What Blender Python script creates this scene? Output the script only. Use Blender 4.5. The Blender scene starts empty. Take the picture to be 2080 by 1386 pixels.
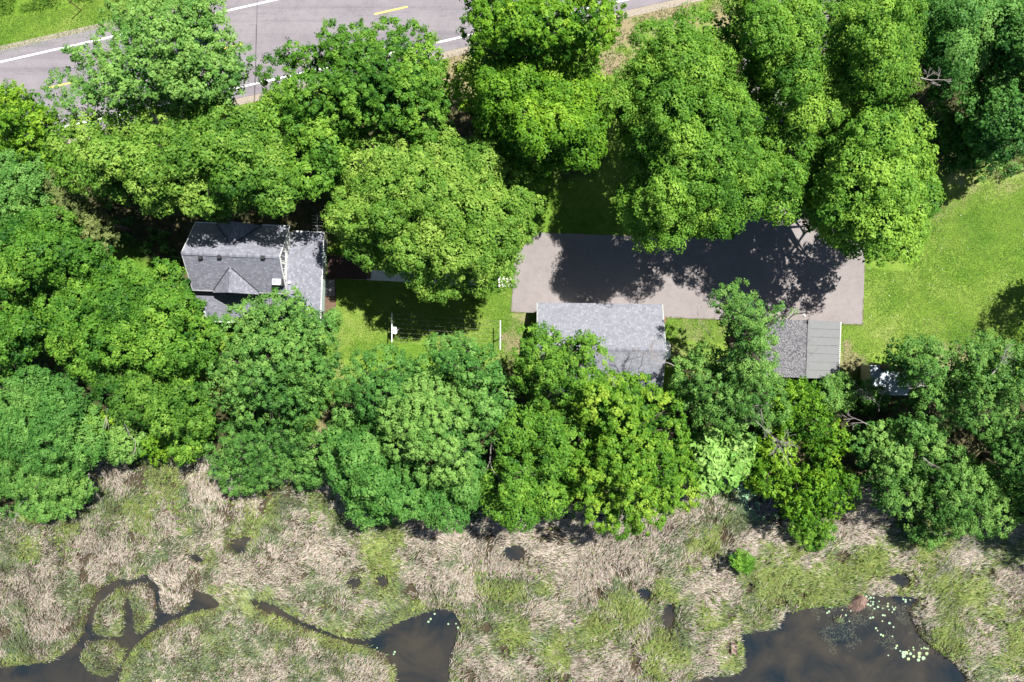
import bpy, math, time
import numpy as np
T00 = time.time()
R_ = math.radians
sc = bpy.context.scene
COL = sc.collection

# ---------------------------------------------------------------- camera, sky, sun, exposure
H = 74.0                     # height of the drone above the lawn
F = 22.1 * H                 # focal length in photo pixels (photo is 2080 wide)
CX, CY = 1040.0, 693.0
cam_d = bpy.data.cameras.new('camera')
cam = bpy.data.objects.new('camera', cam_d); COL.objects.link(cam)
cam.location = (0, 0, H); cam.rotation_euler = (0, 0, 0)
cam_d.sensor_fit = 'HORIZONTAL'; cam_d.sensor_width = 36
cam_d.lens = 36 * F / 2080.0
cam_d.clip_start = 0.5; cam_d.clip_end = 2000
sc.camera = cam

SUNV = np.array([0.335, 0.312, 1.0]); SUNV /= np.linalg.norm(SUNV)
EL = math.asin(SUNV[2]); AZ = math.atan2(SUNV[0], SUNV[1])
w = bpy.data.worlds.new('World'); sc.world = w; w.use_nodes = True
nt = w.node_tree; nt.nodes.clear()
sky = nt.nodes.new('ShaderNodeTexSky'); sky.sky_type = 'NISHITA'; sky.sun_disc = False
sky.sun_elevation = EL; sky.sun_rotation = AZ; sky.air_density = 1.0; sky.dust_density = 0.6
bg = nt.nodes.new('ShaderNodeBackground'); bg.inputs[1].default_value = 0.05
wo = nt.nodes.new('ShaderNodeOutputWorld')
nt.links.new(sky.outputs[0], bg.inputs[0]); nt.links.new(bg.outputs[0], wo.inputs[0])
sd = bpy.data.lights.new('sun', 'SUN'); sd.energy = 5.0; sd.angle = R_(0.55); sd.color = (1.0, 0.955, 0.90)
so = bpy.data.objects.new('sun', sd); COL.objects.link(so)
so.rotation_euler = (math.acos(SUNV[2]), 0, math.atan2(SUNV[0], -SUNV[1])); so.location = (20, 20, 60)
sc.view_settings.view_transform = 'Standard'; sc.view_settings.look = 'None'
sc.view_settings.exposure = 1.15; sc.view_settings.gamma = 1.0; sc.view_settings.use_curve_mapping = False
sc.cycles.max_bounces = 5; sc.cycles.diffuse_bounces = 2; sc.cycles.transmission_bounces = 3; sc.cycles.glossy_bounces = 2

# ---------------------------------------------------------------- helpers
def U(px, py, z=0.0):
    s = (H - z) / F
    return np.array([(px - CX) * s, (CY - py) * s, z])
def UX(P, z=0.0):
    P = np.asarray(P, float); s = (H - z) / F
    return np.stack([(P[..., 0] - CX) * s, (CY - P[..., 1]) * s], -1)

def inside(poly, x, y):
    poly = np.asarray(poly, float); c = np.zeros(x.shape, bool)
    x1, y1 = poly[-1]
    for x2, y2 in poly:
        if y1 != y2:
            m = ((y1 > y) != (y2 > y)) & (x < (x2 - x1) * (y - y1) / (y2 - y1) + x1)
            c ^= m
        x1, y1 = x2, y2
    return c
def edge_dist(poly, x, y):
    poly = np.asarray(poly, float); d = np.full(x.shape, 1e9)
    a = poly[-1]
    for b in poly:
        ab = b - a; L2 = (ab ** 2).sum() + 1e-9
        t = np.clip(((x - a[0]) * ab[0] + (y - a[1]) * ab[1]) / L2, 0, 1)
        d = np.minimum(d, np.hypot(x - a[0] - t * ab[0], y - a[1] - t * ab[1]))
        a = b
    return d
def vnoise(x, y, s, seed):
    r = np.random.default_rng(seed).random((256, 256))
    X = np.asarray(x) / s + 1000.37; Y = np.asarray(y) / s + 1000.71
    i = np.floor(X).astype(int); j = np.floor(Y).astype(int)
    u = X - i; v = Y - j; u = u * u * (3 - 2 * u); v = v * v * (3 - 2 * v)
    g = lambda a, b: r[a % 256, b % 256]
    return (g(i, j) * (1 - u) + g(i + 1, j) * u) * (1 - v) + (g(i, j + 1) * (1 - u) + g(i + 1, j + 1) * u) * v
def fbm(x, y, s, seed, o=3):
    t = 0; a = 0
    for k in range(o):
        t = t + vnoise(x, y, s / 2 ** k, seed + k) * 0.5 ** k; a += 0.5 ** k
    return t / a
def unit(v): return v / (np.linalg.norm(v, axis=-1, keepdims=True) + 1e-9)
def smooth(a, b, x):
    t = np.clip((x - a) / (b - a), 0, 1); return t * t * (3 - 2 * t)

def link(name, me, mats, parent=None, loc=None):
    for m in (mats if isinstance(mats, (list, tuple)) else [mats]):
        me.materials.append(m)
    o = bpy.data.objects.new(name, me); COL.objects.link(o)
    if parent is not None: o.parent = parent
    if loc is not None: o.location = loc
    return o
def fast_mesh(name, V, k, mats, parent=None, fattr=None, vcol=None, kind=None, F_=None):
    """V (n,3); faces are consecutive k-gons unless F_ (m,k) is given"""
    V = np.ascontiguousarray(V, np.float32)
    idx = np.arange(len(V), dtype=np.int32) if F_ is None else np.ascontiguousarray(F_, np.int32).ravel()
    nf = len(idx) // k
    me = bpy.data.meshes.new(name)
    me.vertices.add(len(V)); me.vertices.foreach_set('co', V.ravel())
    me.loops.add(len(idx)); me.loops.foreach_set('vertex_index', idx)
    me.polygons.add(nf); me.polygons.foreach_set('loop_start', np.arange(nf, dtype=np.int32) * k)
    try: me.polygons.foreach_set('loop_total', np.full(nf, k, np.int32))
    except Exception: pass
    me.update(calc_edges=True)
    if fattr:
        for n_, a in fattr.items():
            dom = 'FACE' if len(a) == nf and len(a) != len(V) else 'POINT'
            at = me.attributes.new(n_, 'FLOAT', dom); at.data.foreach_set('value', np.ascontiguousarray(a, np.float32))
    if vcol is not None:
        dom = 'FACE' if len(vcol) == nf and len(vcol) != len(V) else 'POINT'
        at = me.attributes.new('col', 'FLOAT_COLOR', dom)
        c = np.ones((len(vcol), 4), np.float32); c[:, :3] = vcol
        at.data.foreach_set('color', c.ravel())
    o = link(name, me, mats, parent)
    if kind: o['kind'] = kind
    return o
class MB:
    def __init__(s): s.v = []; s.f = []
    def add(s, V, Fs):
        b = len(s.v); s.v += [tuple(map(float, p)) for p in V]; s.f += [tuple(b + i for i in f) for f in Fs]; return s
    def box(s, x0, x1, y0, y1, z0, z1):
        V = [(x0, y0, z0), (x1, y0, z0), (x1, y1, z0), (x0, y1, z0), (x0, y0, z1), (x1, y0, z1), (x1, y1, z1), (x0, y1, z1)]
        return s.add(V, [(0, 3, 2, 1), (4, 5, 6, 7), (0, 1, 5, 4), (1, 2, 6, 5), (2, 3, 7, 6), (3, 0, 4, 7)])
    def prism(s, top, h):
        """polygon with a thickness h straight down; top = list of 3d points, counter-clockwise from above"""
        n = len(top); V = [tuple(p) for p in top] + [(p[0], p[1], p[2] - h) for p in top]
        return s.add(V, [tuple(range(n)), tuple(range(2 * n - 1, n - 1, -1))] + [(i, n + i, n + (i + 1) % n, (i + 1) % n) for i in range(n)])
    def tube(s, pts, rs, n=6):
        pts = [np.array(p, float) for p in pts]; V = []; Fs = []
        if not hasattr(rs, '__len__'): rs = [rs] * len(pts)
        for i, p in enumerate(pts):
            d = pts[min(i + 1, len(pts) - 1)] - pts[max(i - 1, 0)]; d /= np.linalg.norm(d) + 1e-9
            a = np.cross(d, (0, 0, 1.) if abs(d[2]) < .9 else (1., 0, 0)); a /= np.linalg.norm(a) + 1e-9; b = np.cross(d, a)
            for k in range(n):
                t = 2 * math.pi * k / n; V.append(p + rs[i] * (math.cos(t) * a + math.sin(t) * b))
        for i in range(len(pts) - 1):
            for k in range(n):
                Fs.append((i * n + k, i * n + (k + 1) % n, (i + 1) * n + (k + 1) % n, (i + 1) * n + k))
        Fs.append(tuple(range(n - 1, -1, -1))); Fs.append(tuple((len(pts) - 1) * n + k for k in range(n)))
        return s.add(V, Fs)
    def build(s, name, mat, parent=None, bevel=0):
        me = bpy.data.meshes.new(name); me.from_pydata(s.v, [], s.f); me.update()
        o = link(name, me, mat, parent)
        if bevel:
            b = o.modifiers.new('bevel', 'BEVEL'); b.width = bevel; b.segments = 1
        return o
def root(name, loc, label, cat, group=None, rz=0.0):
    o = bpy.data.objects.new(name, None); COL.objects.link(o); o.location = loc; o.rotation_euler[2] = rz
    o.empty_display_size = .3
    return tag(o, label, cat, group)
def tag(o, label, cat, group=None):
    o['label'] = label; o['category'] = cat
    if group: o['group'] = group
    return o
def struct(o): o['kind'] = 'structure'; return o

# ---------------------------------------------------------------- materials
def new_mat(name):
    m = bpy.data.materials.new(name); m.use_nodes = True; n = m.node_tree.nodes; n.clear()
    return m, n, m.node_tree.links
def ramp(n, stops):
    r = n.new('ShaderNodeValToRGB'); e = r.color_ramp.elements
    e[0].position = stops[0][0]; e[0].color = (*stops[0][1], 1)
    e[1].position = stops[-1][0]; e[1].color = (*stops[-1][1], 1)
    for p, c in stops[1:-1]:
        x = e.new(p); x.color = (*c, 1)
    return r
def noise(n, l, scale, detail=4, rough=.6, vec=None, dist=0):
    t = n.new('ShaderNodeTexNoise'); t.inputs['Scale'].default_value = scale; t.inputs['Detail'].default_value = detail
    t.inputs['Roughness'].default_value = rough; t.inputs['Distortion'].default_value = dist
    if vec is not None: l.new(vec, t.inputs['Vector'])
    return t
def mapping(n, l, scale=(1, 1, 1), rot=(0, 0, 0), src='Object'):
    tc = n.new('ShaderNodeTexCoord'); mp = n.new('ShaderNodeMapping')
    mp.inputs['Scale'].default_value = scale; mp.inputs['Rotation'].default_value = rot
    l.new(tc.outputs[src], mp.inputs['Vector']); return mp.outputs[0]
def mixc(n, l, a, b, f, mode='MIX'):
    m = n.new('ShaderNodeMix'); m.data_type = 'RGBA'; m.blend_type = mode
    for s_, v in ((m.inputs[6], a), (m.inputs[7], b), (m.inputs[0], f)):
        if hasattr(v, 'links') or hasattr(v, 'is_linked'): l.new(v, s_)
        elif isinstance(v, tuple): s_.default_value = (*v, 1)
        else: s_.default_value = v
    return m.outputs[2]
def attr(n, name):
    a = n.new('ShaderNodeAttribute'); a.attribute_name = name; return a
def bsdf(n, l, col, rough=.8, metal=0, bump=None, bs=.3, bd=.02, spec=.3):
    p = n.new('ShaderNodeBsdfPrincipled'); o = n.new('ShaderNodeOutputMaterial')
    if isinstance(col, tuple): p.inputs['Base Color'].default_value = (*col, 1)
    else: l.new(col, p.inputs['Base Color'])
    p.inputs['Roughness'].default_value = rough; p.inputs['Metallic'].default_value = metal
    p.inputs['Specular IOR Level'].default_value = spec
    if bump is not None:
        b = n.new('ShaderNodeBump'); b.inputs['Strength'].default_value = bs; b.inputs['Distance'].default_value = bd
        l.new(bump, b.inputs['Height']); l.new(b.outputs[0], p.inputs['Normal'])
    l.new(p.outputs[0], o.inputs[0]); return p
def simple(name, col, rough=.7, var=.15, scale=3., metal=0., spec=.3):
    m, n, l = new_mat(name); v = mapping(n, l); t = noise(n, l, scale, 5, .65, v)
    lo = tuple(c * (1 - var) for c in col); hi = tuple(min(1, c * (1 + var)) for c in col)
    r = ramp(n, [(.3, lo), (.7, hi)]); l.new(t.outputs[0], r.inputs[0])
    bsdf(n, l, r.outputs[0], rough, metal, t.outputs[0], .2, .01, spec); return m
def leaf_mat(name, dark, mid, light, trans=.25):
    m, n, l = new_mat(name)
    a = attr(n, 'tone'); r = ramp(n, [(0.0, dark), (.5, mid), (1.0, light)]); l.new(a.outputs['Fac'], r.inputs[0])
    p = n.new('ShaderNodeBsdfPrincipled'); l.new(r.outputs[0], p.inputs['Base Color'])
    p.inputs['Roughness'].default_value = .6; p.inputs['Specular IOR Level'].default_value = .22
    t = n.new('ShaderNodeBsdfTranslucent')
    g = mixc(n, l, r.outputs[0], (0.9, 1.0, .35), 1.0, 'MULTIPLY'); l.new(g, t.inputs[0])
    mx = n.new('ShaderNodeMixShader'); mx.inputs[0].default_value = trans
    l.new(p.outputs[0], mx.inputs[1]); l.new(t.outputs[0], mx.inputs[2])
    o = n.new('ShaderNodeOutputMaterial'); l.new(mx.outputs[0], o.inputs[0]); return m
def col_mat(name, rough=.8, trans=0., spec=.2):
    m, n, l = new_mat(name); a = attr(n, 'col')
    p = n.new('ShaderNodeBsdfPrincipled'); l.new(a.outputs['Color'], p.inputs['Base Color'])
    p.inputs['Roughness'].default_value = rough; p.inputs['Specular IOR Level'].default_value = spec
    o = n.new('ShaderNodeOutputMaterial')
    if trans:
        t = n.new('ShaderNodeBsdfTranslucent'); l.new(a.outputs['Color'], t.inputs[0])
        mx = n.new('ShaderNodeMixShader'); mx.inputs[0].default_value = trans
        l.new(p.outputs[0], mx.inputs[1]); l.new(t.outputs[0], mx.inputs[2]); l.new(mx.outputs[0], o.inputs[0])
    else: l.new(p.outputs[0], o.inputs[0])
    return m

M = {}
M['maple'] = leaf_mat('maple_leaf', (.016, .078, .007), (.082, .208, .018), (.225, .385, .042))
M['warm'] = leaf_mat('warm_maple_leaf', (.020, .083, .008), (.098, .218, .022), (.245, .375, .058))
M['ash'] = leaf_mat('ash_leaf', (.018, .080, .014), (.078, .200, .033), (.190, .345, .070))
M['blue'] = leaf_mat('cool_leaf', (.014, .074, .012), (.066, .190, .030), (.170, .335, .068))
M['lime'] = leaf_mat('yellow_green_leaf', (.022, .092, .005), (.106, .245, .012), (.265, .420, .032))
M['catalpa'] = leaf_mat('pale_big_leaf', (.045, .160, .025), (.145, .320, .050), (.290, .470, .120))
M['cedar'] = leaf_mat('cedar_leaf', (.060, .085, .024), (.150, .190, .055), (.250, .290, .090))
M['gold'] = leaf_mat('gold_green_leaf', (.022, .092, .006), (.100, .235, .016), (.275, .395, .040))
M['grass_y'] = leaf_mat('marsh_weed_leaf', (.06, .13, .02), (.14, .23, .045), (.28, .37, .11))
M['bark'] = simple('bark', (.085, .068, .055), .9, .4, 6)
M['deadwood'] = simple('dead_wood', (.25, .225, .21), .85, .25, 6)
M['white'] = simple('white_paint', (.72, .72, .70), .5, .06, 2)
M['siding'] = simple('pale_siding', (.33, .36, .32), .6, .06, 2)
M['green_trim'] = simple('green_grey_trim', (.15, .19, .165), .6, .08, 3)
M['darkmetal'] = simple('dark_metal', (.02, .02, .022), .5, .2, 4)
M['grey_metal'] = simple('grey_metal', (.30, .30, .31), .45, .1, 4, .4)
M['wood_dark'] = simple('dark_deck_wood', (.065, .035, .028), .8, .3, 5)
M['wood_brown'] = simple('brown_wood', (.16, .09, .06), .85, .3, 5)
M['glass'] = simple('window_glass', (.05, .06, .065), .1, .1, 1, 0, .6)
M['concrete'] = simple('pale_concrete', (.60, .58, .54), .85, .08, 3)
M['under'] = simple('roof_underlay', (.10, .105, .12), .9, .1, 3)
M['tin'] = simple('pale_blue_tin', (.34, .39, .43), .4, .08, 3, .2)
M['tan'] = simple('tan_siding', (.42, .42, .33), .7, .05, 2)
M['shingle'] = col_mat('asphalt_shingle', .9)
M['reed'] = col_mat('reed_blade', .75, .18)
M['pad'] = simple('lily_pad', (.24, .36, .22), .5, .2, 2)
M['pad2'] = simple('yellow_lily_pad', (.28, .36, .18), .5, .2, 2)
M['mulch'] = simple('mulch', (.11, .065, .05), .95, .5, 9)
M['duck'] = simple('duckweed', (.22, .42, .23), .8, .35, 2.5)
M['terra'] = simple('roofing_panel', (.140, .146, .146), .85, .06, 2)

def asphalt(name, lo, hi, streak=None):
    m, n, l = new_mat(name); v = mapping(n, l)
    a = noise(n, l, .22, 5, .6, v); b = noise(n, l, 14, 3, .8, v); c = noise(n, l, 1.3, 4, .7, v)
    r = ramp(n, [(.32, lo), (.68, hi)]); l.new(a.outputs[0], r.inputs[0])
    rb = ramp(n, [(.25, (.80, .80, .80)), (.75, (1.14, 1.14, 1.14))]); l.new(b.outputs[0], rb.inputs[0])
    k = mixc(n, l, r.outputs[0], rb.outputs[0], 1., 'MULTIPLY')
    rc = ramp(n, [(.28, (.88, .88, .88)), (.5, (1, 1, 1)), (.78, (1.06, 1.05, 1.04))]); l.new(c.outputs[0], rc.inputs[0])
    k = mixc(n, l, k, rc.outputs[0], 1., 'MULTIPLY')
    if streak is not None:
        v2 = mapping(n, l, (.02, 1.25, 1), (0, 0, streak)); s_ = noise(n, l, 1.0, 4, .55, v2)
        rs = ramp(n, [(.30, (.80, .80, .82)), (.5, (1, 1, 1)), (.72, (1.07, 1.07, 1.06))]); l.new(s_.outputs[0], rs.inputs[0])
        k = mixc(n, l, k, rs.outputs[0], 1., 'MULTIPLY')
        # thin sealed cracks running along the lane
        v3 = mapping(n, l, (.035, .33, 1), (0, 0, streak)); wv = noise(n, l, 1.6, 6, .62, v3)
        rw = ramp(n, [(.4965, (1, 1, 1)), (.50, (.66, .66, .68)), (.5035, (1, 1, 1))]); l.new(wv.outputs[0], rw.inputs[0])
        k = mixc(n, l, k, rw.outputs[0], 1., 'MULTIPLY')
    else:
        # oil spots and hair cracks
        vo = n.new('ShaderNodeTexVoronoi'); vo.inputs['Scale'].default_value = .42; l.new(v, vo.inputs['Vector'])
        ro = ramp(n, [(.030, (.62, .60, .60)), (.075, (1, 1, 1))]); l.new(vo.outputs['Distance'], ro.inputs[0])
        k = mixc(n, l, k, ro.outputs[0], 1., 'MULTIPLY')
        wv = noise(n, l, .35, 7, .62, v)
        rw = ramp(n, [(.4975, (1, 1, 1)), (.50, (.80, .79, .79)), (.5025, (1, 1, 1))]); l.new(wv.outputs[0], rw.inputs[0])
        k = mixc(n, l, k, rw.outputs[0], 1., 'MULTIPLY')
    bsdf(n, l, k, .9, 0, b.outputs[0], .3, .01, .2); return m
M['drive'] = asphalt('driveway_asphalt', (.184, .165, .162), (.216, .195, .191))
M['road'] = asphalt('road_asphalt', (.165, .152, .165), (.195, .180, .193), R_(-12.9))
def lawn_mat():
    m, n, l = new_mat('lawn_grass'); v = mapping(n, l)
    big = noise(n, l, .16, 6, .65, v, .5); mid = noise(n, l, 1.1, 5, .7, v); fine = noise(n, l, 9, 3, .8, v); vf = noise(n, l, 26, 2, .8, v)
    r = ramp(n, [(.30, (.060, .135, .014)), (.48, (.096, .176, .020)), (.62, (.142, .212, .036)), (.76, (.190, .230, .068))])
    l.new(big.outputs[0], r.inputs[0])
    rm = ramp(n, [(.30, (.68, .76, .62)), (.5, (1, 1, 1)), (.72, (1.28, 1.16, 1.3))]); l.new(mid.outputs[0], rm.inputs[0])
    k = mixc(n, l, r.outputs[0], rm.outputs[0], 1., 'MULTIPLY')
    rf = ramp(n, [(.30, (.62, .66, .6)), (.5, (1, 1, 1)), (.70, (1.34, 1.28, 1.36))]); l.new(fine.outputs[0], rf.inputs[0])
    k = mixc(n, l, k, rf.outputs[0], 1., 'MULTIPLY')
    rv = ramp(n, [(.30, (.78, .8, .74)), (.70, (1.2, 1.18, 1.26))]); l.new(vf.outputs[0], rv.inputs[0])
    k = mixc(n, l, k, rv.outputs[0], 1., 'MULTIPLY')
    # dry, thin turf
    d = attr(n, 'dry'); ds = n.new('ShaderNodeMath'); ds.operation = 'MULTIPLY_ADD'
    l.new(mid.outputs[0], ds.inputs[0]); ds.inputs[1].default_value = 1.6; ds.inputs[2].default_value = -.8
    ad = n.new('ShaderNodeMath'); ad.operation = 'ADD'; l.new(d.outputs['Fac'], ad.inputs[0]); l.new(ds.outputs[0], ad.inputs[1])
    rd = ramp(n, [(.35, (0, 0, 0)), (.75, (1, 1, 1))]); l.new(ad.outputs[0], rd.inputs[0])
    mu = n.new('ShaderNodeMath'); mu.operation = 'MULTIPLY'; l.new(rd.outputs[0], mu.inputs[0]); l.new(d.outputs['Fac'], mu.inputs[1])
    dr = ramp(n, [(.3, (.16, .125, .072)), (.7, (.27, .22, .145))]); l.new(fine.outputs[0], dr.inputs[0])
    k = mixc(n, l, k, dr.outputs[0], mu.outputs[0])
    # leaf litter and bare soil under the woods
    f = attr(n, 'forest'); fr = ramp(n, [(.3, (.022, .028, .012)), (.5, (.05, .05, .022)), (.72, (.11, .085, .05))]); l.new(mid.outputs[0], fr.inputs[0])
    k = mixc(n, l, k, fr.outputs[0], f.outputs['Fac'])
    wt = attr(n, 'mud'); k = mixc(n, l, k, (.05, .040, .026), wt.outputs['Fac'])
    bsdf(n, l, k, .9, 0, fine.outputs[0], .55, .06, .1); return m
M['lawn'] = lawn_mat()
def water_mat():
    m, n, l = new_mat('murky_water'); v = mapping(n, l)
    a = noise(n, l, .23, 5, .6, v, .6); r = ramp(n, [(.36, (.009, .014, .018)), (.48, (.022, .022, .020)), (.66, (.038, .033, .025))]); l.new(a.outputs[0], r.inputs[0])
    b = noise(n, l, 5, 3, .6, v)
    p = bsdf(n, l, r.outputs[0], .08, 0, b.outputs[0], .05, .01, .5); return m
M['water'] = water_mat()

# ---------------------------------------------------------------- terrain
WZ = -0.62          # water level
def wp(P): return UX(P, WZ)
WATER = [wp(p) for p in [
 [(-80,1364),(60,1352),(105,1345),(150,1318),(170,1290),(177,1262),(184,1232),(196,1205),(214,1190),(228,1186),(236,1196),(222,1210),(207,1224),(194,1240),(188,1262),(190,1284),(214,1294),(243,1292),(252,1262),(256,1238),(262,1232),(268,1246),(266,1280),(284,1286),(301,1272),(318,1254),(318,1232),(322,1224),(334,1246),(352,1250),(374,1242),(390,1218),(394,1198),(428,1210),(444,1222),(440,1232),(400,1240),(345,1262),(300,1286),(276,1306),(262,1326),(250,1346),(243,1370),(236,1420),(-80,1420)],
 [(500,1212),(530,1216),(565,1232),(602,1258),(650,1278),(700,1292),(745,1296),(775,1278),(810,1262),(850,1250),(888,1238),(918,1242),(934,1268),(928,1292),(920,1318),(912,1350),(905,1420),(802,1420),(806,1386),(798,1352),(782,1328),(745,1312),(700,1302),(640,1282),(590,1264),(545,1244),(515,1230)],
 [(1500,1288),(1520,1284),(1572,1278),(1590,1246),(1640,1236),(1700,1232),(1735,1222),(1742,1205),(1780,1212),(1830,1212),(1862,1216),(1842,1240),(1850,1262),(1866,1294),(1892,1318),(1930,1345),(1955,1372),(1975,1420),(1395,1420),(1400,1384),(1440,1374),(1480,1372),(1510,1352),(1506,1320)],
 [(214,1192),(240,1176),(268,1180),(300,1168),(326,1190),(330,1226),(320,1228),(314,1200),(296,1184),(268,1194),(244,1190),(226,1204)],
 [(262,1290),(258,1262),(252,1234),(262,1208),(270,1232),(272,1262),(276,1292)],
 [(472,1098),(500,1092),(512,1096),(504,1112),(496,1122),(476,1124),(468,1112)],
 [(378,1124),(400,1128),(414,1136),(408,1142),(386,1138)],
 [(1022,1112),(1050,1106),(1062,1120),(1060,1136),(1034,1138),(1020,1130)],
 [(1292,1200),(1312,1196),(1322,1208),(1314,1222),(1298,1220)],
 [(1346,1232),(1362,1226),(1368,1250),(1364,1272),(1352,1280),(1344,1262)],
 [(702,1178),(728,1172),(730,1184),(716,1196),(704,1192)],
 [(762,1168),(782,1164),(786,1182),(776,1194),(768,1184)],
 [(1490,985),(1530,965),(1580,975),(1610,1020),(1570,1065),(1520,1060),(1495,1030)],
 [(1800,1172),(1832,1164),(1846,1182),(1838,1196),(1815,1190)],
]]
MARSH = UX([(-500,1030),(-80,1030),(60,1060),(150,985),(210,950),(330,925),(430,905),(470,960),(560,985),(640,960),(680,1020),(800,1040),(980,1050),(1150,1040),(1300,1030),(1420,985),(1500,960),(1600,1000),(1700,1000),(1780,980),(1830,1040),(1900,1080),(2080,1060),(2600,1050),(2600,2000),(-500,2000)])
def water_sd(x, y):
    """signed distance to open water, negative inside"""
    d = np.full(x.shape, 1e9)
    for k, W in enumerate(WATER):
        if k == 12: continue
        e = edge_dist(W, x, y); e = np.where(inside(W, x, y), -e, e); d = np.minimum(d, e)
    for px, py, rx, ry in ISLETS:
        c = U(px, py, WZ); q = 1 - np.hypot((x - c[0]) / (rx / 22), (y - c[1]) / (ry / 22)) + (fbm(x, y, .8, 13) - .5) * .3
        d = np.maximum(d, q * min(rx, ry) / 22)
    return d
ISLETS = [(210, 1334, 43, 38), (1700, 1262, 10, 6)]
def marsh_sd(x, y):
    e = edge_dist(MARSH, x, y); return np.where(inside(MARSH, x, y), -e, e)
def ground_z(x, y, wd=None):
    x = np.asarray(x, float); y = np.asarray(y, float)
    md = marsh_sd(x, y)
    z = -0.42 * smooth(1.0, -2.0, md)
    if wd is None: wd = water_sd(x, y)
    z = z - 1.1 * smooth(.25, -.5, wd)
    dk = edge_dist(WATER[12], x, y); dk = np.where(inside(WATER[12], x, y), -dk, dk)
    return z - .5 * smooth(.4, -.4, dk)

FOREST = [UX(p) for p in [
 [(-500,230),(150,330),(330,380),(420,420),(640,330),(700,420),(660,560),(600,640),(380,600),(300,520),(230,500),(150,520),(110,700),(330,760),(620,800),(600,880),(430,940),(330,940),(200,960),(100,1050),(-500,1050)],
 [(680,800),(760,770),(1000,770),(1060,720),(1100,860),(1300,800),(1400,800),(1700,790),(1740,760),(1800,770),(2100,780),(2600,760),(2600,1080),(2050,1080),(1880,1060),(1600,1000),(1400,980),(1250,1040),(1000,1060),(750,1040),(670,960),(650,860)],
 [(560,240),(700,210),(900,240),(960,200),(1230,230),(1240,330),(1100,380),(1000,340),(700,380),(600,360)],
 [(1290,200),(1500,100),(2600,20),(2600,220),(2060,310),(1960,340),(1900,360),(1700,400),(1500,380),(1330,380)],
]]
# (px, py, radius px, amount) of dry or worn turf
DRY = [(1045,700,40,.8),(1060,640,30,.7),(1020,760,60,.6),(690,860,60,.9),(640,900,40,1.0),(680,700,40,.35),(690,760,40,.5),(1410,670,45,.55),(1370,720,50,.6),
       (1480,660,40,.6),(1420,790,60,.8),(1250,60,75,.9),(1350,30,90,.9),(1240,130,50,1.),(930,120,30,.9),(925,165,35,1.),(935,205,40,.9),(1960,370,60,.55),(2040,350,60,.6),(1900,420,50,.5),(1880,440,60,.4),
       (1720,700,16,.9),(1730,740,40,.8),(2000,690,60,.3),(1900,690,60,.25),(1023,686,10,1.),(370,570,40,.6),(360,600,40,.6),(1480,40,60,.8),(320,500,60,.5),(1760,660,25,.3),(2020,330,80,.5),
       (1350,640,20,.6),(1450,600,40,.2),(820,650,60,.2),(560,960,60,.4),(1940,760,80,.8)]
def ground_grid(name, x0, x1, y0, y1, step, zoff=0):
    nx = int(round((x1 - x0) / step)) + 1; ny = int(round((y1 - y0) / step)) + 1
    X, Y = np.meshgrid(np.linspace(x0, x1, nx), np.linspace(y0, y1, ny))
    x = X.ravel(); y = Y.ravel(); wd = water_sd(x, y)
    z = ground_z(x, y, wd) + (fbm(x, y, 3.0, 5) - .5) * .04 - .022
    f = np.zeros(len(x))
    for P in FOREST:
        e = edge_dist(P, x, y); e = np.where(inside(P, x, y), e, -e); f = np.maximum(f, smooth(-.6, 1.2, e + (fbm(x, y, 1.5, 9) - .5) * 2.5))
    d = np.zeros(len(x))
    for px, py, r, a in DRY:
        c = U(px, py); q = np.hypot(x - c[0], y - c[1]) / (r / 22.1)
        d = np.maximum(d, a * smooth(1.3, .3, q + (fbm(x, y, 1.2, 21) - .5) * .9))
    mud = smooth(.4, -.8, marsh_sd(x, y))
    i = np.arange((ny - 1) * (nx - 1)); r_ = i // (nx - 1); c_ = i % (nx - 1); b = r_ * nx + c_
    Fq = np.stack([b, b + 1, b + nx + 1, b + nx], 1)
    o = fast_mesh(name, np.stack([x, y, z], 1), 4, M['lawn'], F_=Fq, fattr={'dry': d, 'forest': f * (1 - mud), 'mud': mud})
    o.data.polygons.foreach_set('use_smooth', np.ones(len(Fq), bool))
    return struct(o)
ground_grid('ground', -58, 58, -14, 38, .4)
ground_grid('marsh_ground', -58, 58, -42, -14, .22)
# land beyond, out to the horizon
mb = MB()
for (x0, x1, y0, y1) in ((-900, 900, 38, 900), (-900, -58, -42, 38), (58, 900, -42, 38)):
    mb.add([(x0, y0, -.03), (x1, y0, -.03), (x1, y1, -.03), (x0, y1, -.03)], [(0, 1, 2, 3)])
struct(mb.build('land', M['lawn']))
m_, n_q, l_q = new_mat('far_marsh'); v_q = mapping(n_q, l_q); t_q = noise(n_q, l_q, .5, 8, .75, v_q)
r_q = ramp(n_q, [(.3, (.07, .10, .05)), (.5, (.18, .20, .10)), (.7, (.34, .30, .24))]); l_q.new(t_q.outputs[0], r_q.inputs[0]); bsdf(n_q, l_q, r_q.outputs[0], .95, 0, t_q.outputs[0], .6, .2); M['far_marsh'] = m_
mb = MB(); mb.add([(-900, -900, -.02), (900, -900, -.02), (900, -37, -.02), (-900, -37, -.02)], [(0, 1, 2, 3)]); struct(mb.build('far_marsh', M['far_marsh']))
mb = MB(); mb.add([(-57.9, -41.9, WZ), (57.9, -41.9, WZ), (57.9, -11, WZ), (-57.9, -11, WZ)], [(0, 1, 2, 3)])
struct(mb.build('water', M['water']))

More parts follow.
